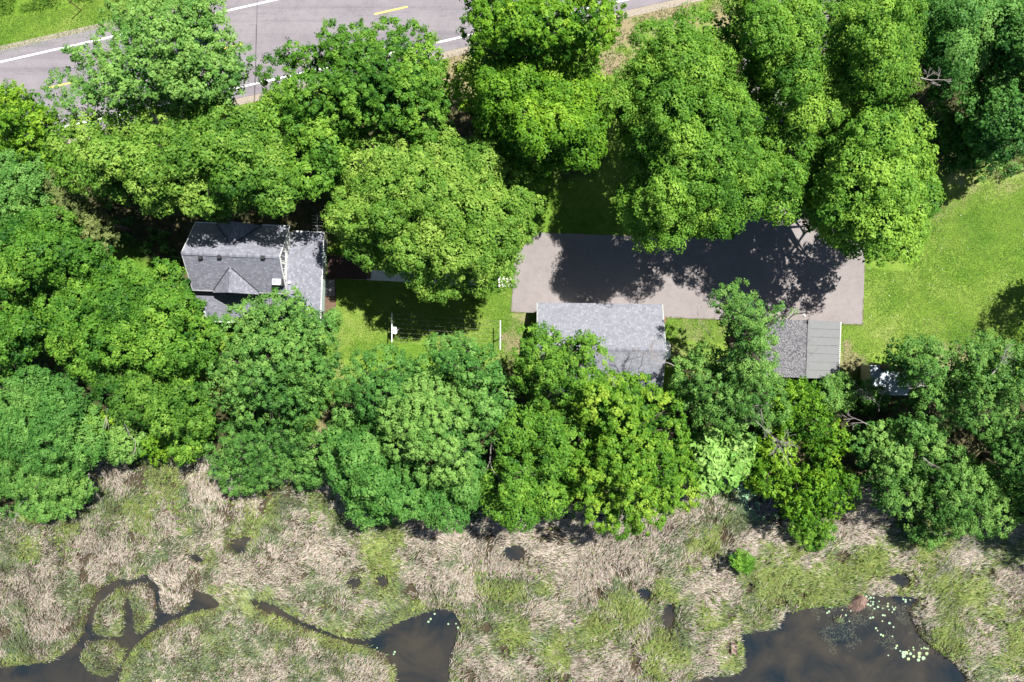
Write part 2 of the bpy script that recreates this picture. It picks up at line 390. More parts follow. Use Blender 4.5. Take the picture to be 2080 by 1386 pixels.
# road ---------------------------------------------------------------
ANG = math.atan(.226); RD = np.array([math.cos(ANG), math.sin(ANG)]); RN = np.array([-RD[1], RD[0]])
RO = UX((520., 89.5)); sc22 = math.cos(ANG) / 22.1
def strip(a, b, s0, s1, z):     # offsets a<b across (positive = up in the picture), s along, in metres
    p = [RO + RD * s + RN * q for s, q in ((s0, a), (s1, a), (s1, b), (s0, b))]
    return [(*q, z) for q in p]
half_top = (89.5 - 9) * sc22; half_bot = (170 - 89.5) * sc22
mb = MB(); mb.prism(strip(-half_bot - .95, half_top + 1.0, -900, 900, .03), .25); struct(mb.build('road', M['road']))
mb = MB(); mb.add(strip(-half_bot - 1.6, half_top + 1.45, -900, 900, .004), [(0, 1, 2, 3)]); struct(mb.build('road_shoulder', simple('gravel', (.24, .21, .17), .95, .35, 8)))
lw = simple('road_paint_white', (.80, .80, .79), .7, .05, 6); ly = simple('road_paint_yellow', (.72, .48, .10), .7, .12, 6)
for nm, c in (('edge_line', half_top), ('edge_line', -half_bot)):
    mb = MB(); mb.add(strip(c - .075, c + .075, -120, 120, .036), [(0, 1, 2, 3)]); struct(mb.build(nm, lw))
s_start = (762 - 520) / 22.1 / math.cos(ANG); per = 336 / 22.1 / math.cos(ANG)
for k in range(-5, 6):
    a = s_start + k * per; off = -(29 + 242 * .226 - 89.5) * sc22
    mb = MB(); mb.add(strip(off - .07, off + .07, a, a + 3.12, .036), [(0, 1, 2, 3)]); struct(mb.build('centre_line_dash', ly))

# driveway and path ---------------------------------------------------------------
P = UX([(1038, 634), (1752, 660), (1757, 505), (1700, 470), (1696, 300), (1705, -60), (1520, -60), (1500, 300), (1492, 486), (1090, 473), (1046, 520)])
mb = MB(); mb.prism([(*p, .05) for p in P], .2); struct(mb.build('driveway', M['drive']))
a = UX((690, 556)); b = UX((1041, 574)); n_ = 12
d = (b - a) / n_; dn = np.array([-d[1], d[0]]) / np.hypot(*d) * .46
for k in range(n_):
    p = a + d * k; q = a + d * (k + 1) - d / np.hypot(*d) * .02
    mb = MB(); mb.prism([(*(p - dn), .06), (*(q - dn), .06), (*(q + dn), .06), (*(p + dn), .06)], .2); struct(mb.build('path_slab', M['concrete']))

# ---------------------------------------------------------------- roofs
rng = np.random.default_rng(11)
def shingles(parent, origin, u, v, rows, tab=.25, expo=.17, pal=None, name='shingles', seed=0, rough=0.):
    """origin on the eave, u along the eave, v up the slope (unit vectors); rows(t)->(u0,u1) extent at slope distance t"""
    rg = np.random.default_rng(seed); origin = np.array(origin, float); u = unit(np.array(u, float)); v = unit(np.array(v, float)); nrm = np.cross(u, v)
    Q = []; C = []
    tmax = rows[-1][0]
    def ext(t):
        for (t0, a0, b0), (t1, a1, b1) in zip(rows, rows[1:]):
            if t <= t1 + 1e-6:
                f = (t - t0) / (t1 - t0 + 1e-9); return a0 + (a1 - a0) * f, b0 + (b1 - b0) * f
        return rows[-1][1:]
    pal = pal or [(.146, .152, .182), (.160, .166, .197), (.176, .182, .213), (.198, .204, .236), (.154, .159, .187)]
    t = 0.; row = 0
    while t < tmax - .02:
        e0, e1 = ext(min(t + expo * .5, tmax)); x = e0 - rg.random() * tab
        while x < e1:
            wdt = tab * (.75 + .5 * rg.random()); a_ = max(x, e0); b_ = min(x + wdt, e1); x += wdt
            if b_ - a_ < .04: continue
            g = .008; h0 = .022 + .008 * rg.random() + rough * rg.random(); t1 = min(t + expo, tmax)
            lo = origin + v * t; hi = origin + v * t1
            p = [lo + u * (a_ + g) + nrm * h0, lo + u * (b_ - g) + nrm * h0, hi + u * (b_ - g) + nrm * .006, hi + u * (a_ + g) + nrm * .006,
                 lo + u * (a_ + g) + nrm * .001, lo + u * (b_ - g) + nrm * .001]
            Q += [p[0], p[1], p[2], p[3], p[4], p[5], p[1], p[0]]
            c = np.array(pal[rg.integers(len(pal))]) * (.9 + .2 * rg.random()); C += [c] * 8
        t += expo; row += 1
    return fast_mesh(name, np.array(Q), 4, M['shingle'], parent, vcol=np.array(C), kind='stuff')
def ridge_caps(parent, p0, p1, width=.30, step=.19, seed=3):
    rg = np.random.default_rng(seed); p0 = np.array(p0, float); p1 = np.array(p1, float); L = np.linalg.norm(p1 - p0); d = (p1 - p0) / L
    s_ = np.cross(d, (0, 0, 1)); s_ /= np.linalg.norm(s_); Q = []; C = []
    for k in range(int(L / step)):
        a_ = p0 + d * k * step; b_ = p0 + d * min(L, (k + 1) * step + .01); z0 = np.array([0, 0, .055]); z1 = np.array([0, 0, .03]); dr = np.array([0, 0, -.085])
        c = np.array((.155, .16, .188)) * (.75 + .5 * rg.random())
        for sg in (-1, 1):
            q = [a_ + z0, a_ + z0 + dr + s_ * sg * width / 2, b_ + z1 + dr + s_ * sg * width / 2, b_ + z1]
            if sg > 0: q = q[::-1]
            Q += q; C += [c] * 4
    return fast_mesh('ridge_cap', np.array(Q), 4, M['shingle'], parent, vcol=np.array(C), kind='stuff')
def slab(parent, pts, name='roof', th=.12, mat='under'):
    return MB().prism(pts, th).build(name, M[mat], parent)

# ---------------------------------------------------------------- house
RZ = R_(-2.3)
house = root('farm_house', (-23.2, 7.1, 0), 'two-level house with grey shingle roofs, small cross gables and white gable wall, among trees', 'house', rz=RZ)
ez, rz_ = 5.1, 7.7; hx, hy = 4.05, 2.85; slope = (rz_ - ez) / hy
zr = lambda y: rz_ - slope * abs(y)
# walls
wx0, wx1, wy = -3.8, 3.75, 2.6
mb = MB(); V = [(wx0, -wy), (wx1, -wy), (wx1, wy), (wx0, wy)]
zt = zr(wy) - .14
mb.add([(x, y, 0) for x, y in V] + [(x, y, zt) for x, y in V] + [(wx0, 0, rz_ - .15), (wx1, 0, rz_ - .15)],
       [(0, 1, 5, 4), (1, 2, 6, 9, 5), (2, 3, 7, 6), (3, 0, 4, 8, 7)])
mb.build('wall', M['white'], house)
mb = MB()    # lap siding on the visible gable wall
zz = 4.3
while zz < rz_ - .4:
    yy = min(wy, (rz_ - .17 - (zz + .15)) / slope)
    mb.box(wx1 + .001, wx1 + .018, -yy, yy, zz, zz + .135); zz += .15
o = mb.build('siding', M['white'], house); o['kind'] = 'stuff'
# cross gable geometry
gzr = 6.88; gh = 1.92; gslope = (gzr - ez) / gh; yA = (rz_ - gzr) / slope     # apex distance from the ridge
for sgn, gx in ((-1, -.28), (1, -.25)):
    # main slope with a notch for the cross gable
    yo = sgn * hy; Z = lambda y: zr(y)
    pts = [(-hx, 0, rz_), (-hx, yo, ez), (gx - gh, yo, ez), (gx, sgn * yA, gzr), (gx + gh, yo, ez), (hx, yo, ez), (hx, 0, rz_)]
    if sgn > 0: pts = pts[::-1]
    slab(house, pts)
    SL = math.hypot(hy, rz_ - ez); v = np.array([0, -sgn * hy, rz_ - ez]) / SL; tA = SL * (hy - yA) / hy
    # left and right of the valley
    if sgn < 0: u = (1, 0, 0); o0 = (-hx, yo, ez); a_ = gx + hx; 
    else: u = (-1, 0, 0); o0 = (hx, yo, ez); a_ = hx - gx
    shingles(house, o0, u, v, [(0, 0, a_ - gh - .05), (tA, 0, a_ - .05), (tA + .001, 0, 2 * hx), (SL, 0, 2 * hx)] if False else [(0, 0, a_ - gh - .06), (tA, 0, a_ - .04)], seed=1 + sgn)
    shingles(house, o0, u, v, [(0, a_ + gh + .06, 2 * hx), (tA, a_ + .04, 2 * hx)], seed=4 + sgn)
    oT = np.array(o0) + v * tA
    shingles(house, oT, u, v, [(0, 0, 2 * hx), (SL - tA, 0, 2 * hx)], seed=7 + sgn)
    # cross gable slopes (ridge runs out to a small overhang)
    yE = sgn * (hy + (.22 if sgn < 0 else .02))
    for side in (-1, 1):
        e_in = (gx + side * gh, yo, ez); e_out = (gx + side * gh, yE, ez)
        pts = [(gx, sgn * yA, gzr), e_in, e_out, (gx, yE, gzr)]
        A = np.array(pts); nz = np.cross(A[1] - A[0], A[2] - A[0])[2]
        if nz < 0: pts = pts[::-1]
        pts = [(x, y, z + .035) for x, y, z in pts]
        slab(house, pts, th=.1)
        vv = np.array([-side * gh, 0, gzr - ez]); Lg = np.linalg.norm(vv); uu = np.array([0, side, 0.])
        # eave runs along y; u must give an upward normal
        og = np.array([gx + side * gh, 0, ez + .035]); y0, y1 = sorted((side * yo, side * yE)); ya = side * sgn * yA
        lo, hi = (min(side * yo, side * yE), max(side * yo, side * yE))
        if side * sgn < 0: rows = [(0, side * yE, side * yo), (Lg, side * yE, side * sgn * yA)]
        else: rows = [(0, side * yo, side * yE), (Lg, side * sgn * yA, side * yE)]
        shingles(house, og, uu, vv, rows, seed=20 + side + 3 * sgn)
        # dark valley line
        MB().tube([(gx + side * (.10), sgn * (yA + .12), gzr - .02), (gx + side * (gh + .02), yo, ez + .06)], .045, 4).build('valley_flashing', M['darkmetal'], house)
    ridge_caps(house, (gx, yE, gzr + .04), (gx, sgn * (yA + .1), gzr + .04), .24, seed=5)
    # gable front under the cross gable
    MB().add([(gx - gh + .1, yo * .92, ez - .25), (gx + gh - .1, yo * .92, ez - .25), (gx, yo * .92, gzr - .15)], [(0, 1, 2) if sgn < 0 else (2, 1, 0)]).build('gable_front', M['white'], house)
ridge_caps(house, (-hx, 0, rz_), (hx, 0, rz_), .32)
for sx in (-1, 1):    # white rake boards
    for sy in (-1, 1):
        MB().prism([(sx * hx - .005, 0, rz_ + .03), (sx * hx - .005, sy * hy, ez + .03), (sx * hx + .035, sy * hy, ez + .03), (sx * hx + .035, 0, rz_ + .03)][::(1 if sy < 0 else -1)], .2).build('rake_board', M['white'], house)
for sy in (-1, 1):
    for (xa, xb) in ((-hx, -.28 - gh), (-.25 + gh, hx)):
        MB().box(xa, xb, *sorted((sy * (hy + .0), sy * (hy + .10))), ez - .12, ez + .0).build('gutter', M['white'] if sy > 0 else M['grey_metal'], house)
# windows in the gable wall: two double windows
for y0 in (.62, -.42):
    fr = MB(); g = MB()
    yw = .74; z0, z1 = 5.05, 6.35; zf = min(z1, rz_ - slope * max(abs(y0), abs(y0 - yw)) - .35); x = wx1 + .02
    fr.box(x, x + .05, y0 - yw - .07, y0 + .07, z0 - .08, z0); fr.box(x, x + .05, y0 - yw - .07, y0 + .07, zf, zf + .08)
    fr.box(x, x + .05, y0, y0 + .07, z0, zf); fr.box(x, x + .05, y0 - yw - .07, y0 - yw, z0, zf); fr.box(x, x + .045, y0 - yw / 2 - .03, y0 - yw / 2 + .03, z0, zf)
    wnd = fr.build('window', M['white'], house)
    g.box(x, x + .02, y0 - yw, y0 - yw / 2 - .03, z0, zf); g.build('pane', M['glass'], wnd)
    g = MB(); g.box(x, x + .02, y0 - yw / 2 + .03, y0, z0, zf); g.build('pane', M['glass'], wnd)
# wrap-around lower roof: hip to the north-east and south-east
le, lt = 2.8, 4.3; nE = 2.75; eE = 6.45; sE = -5.45; wr = 3.75; rn = 2.7
yH = nE - rn
vE = np.array([-rn, 0, lt - le]); LE = np.linalg.norm(vE)
yS = sE + rn
slab(house, [(wr, yS, lt), (eE, sE, le), (eE, nE, le), (wr, yH, lt)])
shingles(house, (eE, 0, le), (0, 1, 0), vE, [(0, sE, nE), (LE, yS, yH)], seed=31)
slab(house, [(wr, yH, lt), (eE, nE, le), (wr, nE, le)])
vN = np.array([0, -rn, lt - le])
shingles(house, (0, nE, le), (-1, 0, 0), vN, [(0, -eE, -wr), (LE, -wr - .01, -wr)], seed=32)
xw = -3.55
slab(house, [(xw, sE, le), (eE, sE, le), (wr, yS, lt), (wr, -wy, lt + .02), (-4.2, -wy, lt + .02), (-4.2, -4.35, 3.42), (xw, -4.35, 3.42)])
vS = np.array([0, rn, lt - le]); tk = LE * (1.1 / rn)
shingles(house, (0, sE, le), (1, 0, 0), vS, [(0, xw, eE), (tk, xw, eE - 1.1)], seed=33)
shingles(house, (0, sE + 1.1, le + 1.1 / rn * 1.5), (1, 0, 0), vS, [(0, -4.2, eE - 1.1), (LE - tk, -4.2, wr)], seed=34)
ridge_caps(house, (eE, nE, le), (wr, yH, lt), .26, seed=8); ridge_caps(house, (eE, sE, le), (wr, yS, lt), .26, seed=9)
MB().box(eE - .01, eE + .05, sE, nE, le - .13, le + .03).build('gutter', M['white'], house)
MB().box(wr, eE, nE - .02, nE + .07, le - .13, le + .03).build('gutter', M['white'], house)
MB().box(xw, eE, sE - .08, sE + .02, le - .13, le + .02).build('gutter', M['white'], house)
lw_ = MB(); lw_.box(wx1, eE - .3, sE + .35, nE - .3, 0, le - .02); lw_.build('wall', M['siding'], house)
lw_ = MB(); lw_.box(-3.9, wx1 - .002, sE + .35, -wy + .05, 0, le - .02); lw_.build('wall', M['siding'], house)
for y0 in (1.4, -1.6, -3.6):     # tall windows in the east wall, seen edge-on under the eave
    x = eE - .3
    wn = MB().box(x, x + .05, y0 - .55, y0 + .55, .8, 2.3).build('window', M['white'], house)
    MB().box(x + .05, x + .06, y0 - .45, y0 + .45, .9, 2.2).build('pane', M['glass'], wn)
for (y0, y1) in ((.15, 1.9), (-4.2, -1.3)):  # pale green awnings along the east wall
    x = eE - .28
    MB().add([(x, y0, 2.35), (x + .40, y0, 1.95), (x + .40, y1, 1.95), (x, y1, 2.35), (x, y0, 2.31), (x + .40, y0, 1.91), (x + .40, y1, 1.91), (x, y1, 2.31)],
             [(0, 1, 2, 3), (7, 6, 5, 4), (0, 4, 5, 1), (1, 5, 6, 2), (2, 6, 7, 3)]).build('awning', M['green_trim'], house)
# roof vents, chimney, pipes
def hl(px, py, z):
    p = U(px, py, z)[:2] - np.array([-23.2, 7.1]); c, s_ = math.cos(RZ), math.sin(RZ)
    return np.array([p[0] * c + p[1] * s_, -p[0] * s_ + p[1] * c])
for px, py in ((408, 523), (447, 522), (536, 523)):
    p = hl(px, py, 7.45); z = zr(p[1])
    MB().add([(p[0] - .17, p[1] - .17, z - .1), (p[0] + .17, p[1] - .17, z - .1), (p[0] + .17, p[1] + .17, z - .1), (p[0] - .17, p[1] + .17, z - .1),
              (p[0] - .15, p[1] - .17, z + .22), (p[0] + .15, p[1] - .17, z + .22), (p[0] + .15, p[1] + .1, z + .22), (p[0] - .15, p[1] + .1, z + .22)],
             [(4, 5, 6, 7), (0, 1, 5, 4), (1, 2, 6, 5), (2, 3, 7, 6), (3, 0, 4, 7)]).build('roof_vent', M['darkmetal'], house)
p = hl(561, 573, 6.6)
ch = MB().box(p[0] - .34, p[0] + .34, p[1] - .25, p[1] + .25, 5.3, 6.65).build('chimney', M['white'], house, .02)
MB().tube([(p[0] - .1, p[1] + .12, 6.65), (p[0] - .1, p[1] + .12, 6.8)], .09, 8).build('flue', M['grey_metal'], ch)
MB().box(p[0] + .34, p[0] + .44, p[1] - .3, p[1] + .3, 5.3, 6.3).build('flashing', M['darkmetal'], ch)
p = hl(588, 574, 4.4); MB().tube([(p[0], p[1], 3.9), (p[0], p[1], 4.5)], [.12, .13], 8).build('vent_pipe', M['white'], house)
MB().tube([(3.95, 2.6, 4.95), (3.95, 2.3, 4.9), (3.95, 1.6, 4.6), (4.1, 1.9, 4.3), (4.3, 2.35, 3.15)], .05, 6).build('downspout', M['white'], house)

# aerial on the north-east corner
p = U(655, 470, 3.2)
an = root('roof_aerial', (p[0], p[1] + .1, 0), 'thin television aerial on a mast at the house corner, in deep shade', 'aerial')
MB().tube([(0, 0, 0), (0, 0, 5.6)], .03, 6).build('mast', M['grey_metal'], an)
MB().tube([(.1, -.6, 5.5), (.1, 1.1, 5.5)], .018, 5).build('boom', M['grey_metal'], an)
for k in range(6):
    MB().tube([(.1 - .35 - .03 * k, -.5 + k * .28, 5.52), (.1 + .35 + .03 * k, -.5 + k * .28, 5.52)], .012, 4).build('element', M['grey_metal'], an)

# deck ---------------------------------------------------------------
p = U(664, 543, .35)
dk = root('wooden_deck', (p[0], p[1], 0), 'dark brown board deck between the house and the big round maple', 'deck', rz=RZ)
nb = 15
for k in range(nb):
    MB().box(.1 + k * .235, .1 + k * .235 + .2, -1.0, 1.0, .30, .345 + .004 * (k % 3)).build('deck_board', M['wood_dark'], dk)
MB().box(.05, .1 + nb * .235, -.98, .98, .1, .295).build('deck_frame', M['wood_dark'], dk)
MB().box(3.66, 4.0, -.9, .9, .02, .17).build('deck_step', M['wood_brown'], dk)
rl = MB(); rl.box(.05, 3.6, 1.02, 1.07, 1.0, 1.07)
for k in range(7): rl.box(.1 + k * .57, .16 + k * .57, 1.02, 1.07, .1, 1.0)
rl.build('deck_railing', M['wood_dark'], dk)
# stepping slab and mulch by the east wall
p = UX([(662, 568), (681, 568), (683, 600), (681, 664), (659, 664)])
mb = MB(); mb.prism([(*q, .035) for q in p][::-1], .1); struct(mb.build('mulch_bed', M['mulch']))
p = U(671, 585); st_ = MB().box(-.42, .42, -.75, .75, 0, .12).build('door_slab', simple('worn_slab', (.22, .21, .21), .9, .2, 4), None); st_.location = p; struct(st_)
p = U(678, 658); o = MB().box(-.25, .25, -.12, .12, 0, .15).build('splash_block', M['concrete'], None, .02); o.location = p + [0, 0, .04]; o.rotation_euler[2] = .3
tag(o, 'pale concrete splash block in the mulch at the house corner', 'splash block')

# ---------------------------------------------------------------- garage
g0 = U(1216, 708, 4.6)
gar = root('garage', (7.72, -.72, 0), 'wide garage with a light grey shingle gable roof beside the driveway', 'garage', rz=R_(-.7))
ghx, ghy, gez, grz = 5.55, 4.05, 2.7, 4.7
GL = math.hypot(ghy, grz - gez)
gpal = [(.164, .171, .197), (.175, .182, .208), (.187, .194, .220), (.204, .211, .237), (.168, .174, .200)]
slab(gar, [(-ghx, -ghy, gez), (ghx, -ghy, gez), (ghx, 0, grz), (-ghx, 0, grz)]); slab(gar, [(-ghx, 0, grz), (ghx, 0, grz), (ghx, ghy, gez), (-ghx, ghy, gez)])
shingles(gar, (0, -ghy, gez), (1, 0, 0), (0, ghy, grz - gez), [(0, -ghx, ghx), (GL, -ghx, ghx)], seed=41, pal=gpal)
shingles(gar, (0, ghy, gez), (-1, 0, 0), (0, -ghy, grz - gez), [(0, -ghx, ghx), (GL, -ghx, ghx)], seed=42, pal=gpal)
ridge_caps(gar, (-ghx, 0, grz), (ghx, 0, grz), .34, .24)
mb = MB(); a_, b_ = ghx - .3, ghy - .35; zt = grz - .15 - b_ * (grz - gez) / ghy
mb.add([(-a_, -b_, 0), (a_, -b_, 0), (a_, b_, 0), (-a_, b_, 0), (-a_, -b_, zt), (a_, -b_, zt), (a_, b_, zt), (-a_, b_, zt), (-a_, 0, grz - .15), (a_, 0, grz - .15)],
       [(0, 1, 5, 4), (1, 2, 6, 9, 5), (2, 3, 7, 6), (3, 0, 4, 8, 7)]); mb.build('wall', M['siding'], gar)
for k in (-3.4, 0, 3.4):
    dr = MB().box(k - 1.35, k + 1.35, b_, b_ + .05, .05, 2.2).build('garage_door', M['white'], gar)
    for j in range(4): MB().box(k - 1.3, k + 1.3, b_ + .05, b_ + .07, .1 + j * .53, .57 + j * .53).build('door_panel', M['white'], dr)
for sx in (-1, 1):
    for sy in (-1, 1):
        MB().prism([(sx * ghx - .03, 0, grz + .02), (sx * ghx - .03, sy * ghy, gez + .02), (sx * ghx + .04, sy * ghy, gez + .02), (sx * ghx + .04, 0, grz + .02)][::(1 if sy < 0 else -1)], .18).build('rake_board', M['siding'], gar)
# white tank against the east wall
p = U(1353, 712, 1.3)
tk_ = root('storage_tank', (p[0] - .05, p[1], 0), 'white chamfered storage tank standing against the east wall of the garage', 'tank')
mb = MB(); oct_ = [(-.42, -.85), (.2, -.85), (.46, -.6), (.46, .6), (.2, .85), (-.42, .85)]
mb.prism([(x, y, 1.35) for x, y in oct_], 1.15); mb.build('tank_body', M['white'], tk_, .06)
for y in (-.6, .6): MB().box(-.3, .35, y - .06, y + .06, 0, .2).build('foot', M['grey_metal'], tk_)
MB().tube([(0, .3, 1.3), (0, .3, 1.45)], .1, 8).build('filler_cap', M['grey_metal'], tk_)
p = U(1349, 650); o = MB().box(-.14, .14, -.28, .28, .01, .1).build('boot_mat', M['wood_brown'], None, .01); o.location = p
tag(o, 'small brown door mat on the grass at the garage north-east corner', 'mat')

# ---------------------------------------------------------------- shed at the driveway end
sh = root('barn_shed', (26.0, -.72, 0), 'low shed roofed half in weathered speckled shingles, half in smooth grey panels', 'shed', rz=R_(-2.0))
shx, shy, se, sr = 3.1, 2.55, 2.4, 3.3
slab(sh, [(-shx - .3, -shy, se - .08), (0, -shy, sr), (0, shy, sr), (-shx - .3, shy, se - .08)]); slab(sh, [(0, -shy, sr), (shx, -shy, se), (shx, shy, se), (0, shy, sr)])
spal = [(.09, .09, .10), (.12, .12, .13), (.16, .16, .17), (.21, .21, .22), (.25, .245, .255), (.17, .17, .18)]
SLn = math.hypot(shx + .3, sr - se + .08)
shingles(sh, (-shx - .3, 0, se - .08), (0, -1, 0), (shx + .3, 0, sr - se + .08), [(0, -shy, shy), (SLn, -shy, shy)], tab=.085, expo=.085, pal=spal, seed=51, rough=.03, name='weathered_shingles')
npn = 7; pw = 2 * shy / npn
for k in range(npn):
    y0 = -shy + k * pw; jx = .01 * (k % 2)
    mb = MB(); mb.prism([(0.02, y0 + .012, sr + .03 + jx), (shx + .02, y0 + .012, se + .03 + jx), (shx + .02, y0 + pw - .012, se + .022 + jx), (.02, y0 + pw - .012, sr + .022 + jx)], .03)
    mb.build('roof_panel', M['terra'], sh)
MB().box(-.12, .12, -shy, shy, sr - .02, sr + .06).build('ridge_strip', M['terra'], sh)
for k in range(28):
    y0 = -shy + k * 2 * shy / 28
    MB().box(shx + .02, shx + .09, y0 + .02, y0 + .13, se - .05, se + .05).build('edge_block', M['white'], sh)
mb = MB(); a_, b_ = shx - .2, shy - .2
mb.add([(-a_ - .1, -b_, 0), (a_, -b_, 0), (a_, b_, 0), (-a_ - .1, b_, 0), (-a_ - .1, -b_, se - .15), (a_, -b_, se - .1), (a_, b_, se - .1), (-a_ - .1, b_, se - .15), (0, -b_, sr - .15), (0, b_, sr - .15)],
       [(0, 1, 5, 8, 4), (1, 2, 6, 5), (2, 3, 7, 9, 6), (3, 0, 4, 7)]); mb.build('wall', M['wood_brown'], sh)
p = U(1634, 644, 3.5)
yl = root('yard_light', (p[0], p[1] + .12, 0), 'small yard light with a white dish shade above the shed front', 'lamp')
MB().tube([(.3, .25, 0), (.3, .25, 3.4)], .05, 6).build('pole', M['darkmetal'], yl)
MB().tube([(.3, .25, 3.4), (0, 0, 3.55)], .03, 5).build('arm', M['darkmetal'], yl)
MB().tube([(0, 0, 3.4), (0, 0, 3.6)], [.16, .05], 12).build('lamp_shade', M['white'], yl)
MB().box(.22, .5, -.35, -.28, 3.45, 3.5).build('bracket', M['darkmetal'], yl)
MB().box(.33, .38, -.7, -.3, 3.4, 3.46).build('bracket', M['darkmetal'], yl)
# white metal shed under the trees
p = U(1768, 744, 2.3); q = U(1830, 790, 2.3)
tr = root('metal_shed', (p[0] + 1.75, (p[1] + q[1]) / 2 - .25, 0), 'small white ribbed-roof outbuilding with a tan side, half hidden by trees', 'outbuilding', rz=R_(-1))
MB().box(-1.7, 1.7, -1.3, 1.3, .15, 2.2).build('wall', M['tan'], tr)
for k in range(11):
    y0 = -1.34 + k * .244
    MB().box(-1.75, 1.75, y0, y0 + .20, 2.21, 2.27 + .02 * (k % 2)).build('roof_rib', M['tin'], tr)
MB().box(-1.6, 1.6, -1.2, 1.2, 0, .14).build('base', M['grey_metal'], tr)

# ---------------------------------------------------------------- clothesline and dish
a = UX((796 + 6.6, 666.6)); b = UX((1017, 681)); cl = root('clothesline', (*b, 0), 'white T-post clothesline with seven wires stretched across the lawn', 'clothesline')
da = a - b
for off, tilt in ((np.zeros(2), (.13, -.22)), (da, (0, 0))):
    ps = MB().tube([(off[0] + tilt[0], off[1] + tilt[1], 0), (off[0], off[1], 1.96)], .05, 8).build('post', M['white'], cl)
    MB().box(off[0] - .04, off[0] + .04, off[1] - 1.3, off[1] + 1.3, 1.96, 2.05).build('crossbar', M['white'], ps, .01)
for k in range(7):
    y = 1.22 - k * .41; sag = .03 + .02 * (k % 3)
    pts = [(da[0] * t, da[1] * t + y, 2.07 - 4 * sag * t * (1 - t)) for t in np.linspace(0, 1, 9)]
    MB().tube(pts, .006, 4).build('wire', M['grey_metal'], cl)
p = U(800, 671, 1.6)
ds = root('satellite_dish', (p[0] + .1, p[1], 0), 'small white satellite dish on a short pole by the left clothesline post', 'satellite dish')
MB().tube([(-.1, 0, 0), (-.1, 0, 1.4)], .03, 6).build('pole', M['grey_metal'], ds)
mb = MB(); V = [(0, 0, 0)]; Fs = []
nr, na = 4, 20; ax = unit(np.array([.75, .1, .6])); e1 = unit(np.cross(ax, (0, 1, 0.01))); e2 = np.cross(ax, e1)
cen = np.array([-.06, 0, 1.55])
V = [cen]
for i in range(1, nr + 1):
    for k in range(na):
        r = .34 * i / nr; t = 2 * math.pi * k / na; V.append(cen + r * (math.cos(t) * e1 + math.sin(t) * e2 * 1.1) + ax * .5 * r * r)
Fs = [(0, 1 + k, 1 + (k + 1) % na) for k in range(na)]
for i in range(nr - 1):
    for k in range(na): Fs.append((1 + i * na + k, 1 + (i + 1) * na + k, 1 + (i + 1) * na + (k + 1) % na, 1 + i * na + (k + 1) % na))
mb.add(V, Fs); o = mb.build('dish', M['white'], ds); sm = o.modifiers.new('s', 'SOLIDIFY'); sm.thickness = .015
MB().tube([cen - [0, 0, .3], cen + ax * .45 - [0, 0, .12]], .018, 5).build('arm', M['grey_metal'], ds)
MB().box(*(lambda c: (c[0] - .05, c[0] + .05, c[1] - .04, c[1] + .04, c[2] - .04, c[2] + .04))(cen + ax * .48 - [0, 0, .1])).build('receiver', M['grey_metal'], ds)

# utility pole and wire
p = U(165, 21)
up = root('marker_post', tuple(p), 'slim brown wooden marker post in the mown grass across the road', 'post')
MB().tube([(0, 0, 0), (0, 0, 2.6)], [.05, .04], 8).build('post_shaft', M['wood_brown'], up)
a = U(524, -90, 8.2); b = U(505, 240, 7.0); c = U(500, 457, 5.3); pts = []
for t in np.linspace(0, 1, 15):
    q = a * (1 - t) + c * t; q[2] -= 1.2 * 4 * t * (1 - t) * .5; pts.append(q)
o = MB().tube(pts, .017, 4).build('service_wire', M['darkmetal'], None); tag(o, 'thin dark overhead wire crossing the road toward the house', 'wire')

# ---------------------------------------------------------------- trees
STY = {  # lobe radius, puff radius, puffs per square metre, leaves per puff, leaf size, gap, fronds
 'maple': dict(R=1.45, pr=.50, dens=1.55, m=62, L=.200, gap=.06, frond=0, br=14),
 'round': dict(R=1.35, pr=.43, dens=1.9, m=54, L=.185, gap=.05, frond=0, br=12),
 'spike': dict(R=1.30, pr=.44, dens=1.9, m=52, L=.190, gap=.10, frond=.45, br=14),
 'thin': dict(R=1.25, pr=.42, dens=1.8, m=44, L=.165, gap=.22, frond=.30, br=26),
 'open': dict(R=1.0, pr=.42, dens=1.7, m=42, L=.165, gap=.34, frond=.30, br=34),
 'sumac': dict(R=1.0, pr=.44, dens=2.2, m=46, L=.19, gap=.10, frond=.9, br=12),
 'shrub': dict(R=.85, pr=.36, dens=2.4, m=46, L=.17, gap=.06, frond=.1, br=8),
 'big': dict(R=1.0, pr=.45, dens=1.8, m=18, L=.40, gap=.05, frond=0, br=8),
}
NT = [0]
def leaves(P, D, pr, m, L, frond, rg, tone):
    n = len(P)
    if frond < 1:
        off = unit(rg.normal(size=(n, m, 3))) * (rg.random((n, m, 1)) ** .28)
        off[..., 2] = np.where(off[..., 2] < -.25, -off[..., 2] * .8, off[..., 2]) * .74
    else: off = np.zeros((n, m, 3))
    if frond > 0:
        ax = D * [1, 1, .25] + rg.normal(size=D.shape) * .35 + [0, 0, -.12]; ax = unit(ax)
        s_ = rg.random((n, m, 1)) * 2.1 - .75; fo = ax[:, None] * s_ + rg.normal(size=(n, m, 3)) * .22
        off = off * (1 - frond) + fo * frond * 1.0 if frond < 1 else fo
    C = P[:, None] + off * pr[:, None, None]
    N = unit(unit(off + 1e-6) * .75 + D[:, None] * .30 + np.array([0, 0, .45]) + rg.normal(size=off.shape) * .30)
    Tn = unit(np.cross(N, rg.normal(size=off.shape))); B = np.cross(N, Tn)
    l = L * (.65 + .7 * rg.random((n, m, 1)))
    dr = np.array([0, 0, -.12])
    v0 = C - Tn * l * .5 + dr * l; v1 = C + Tn * l * .30 + B * l * .42; v2 = C + Tn * l * .30 - B * l * .42
    V = np.stack([v0, v1, v2], 2).reshape(-1, 3)
    t = np.clip(tone[:, None] + rg.normal(size=(n, m)) * .10, 0, 1)
    return V, np.repeat(t.reshape(-1), 3)
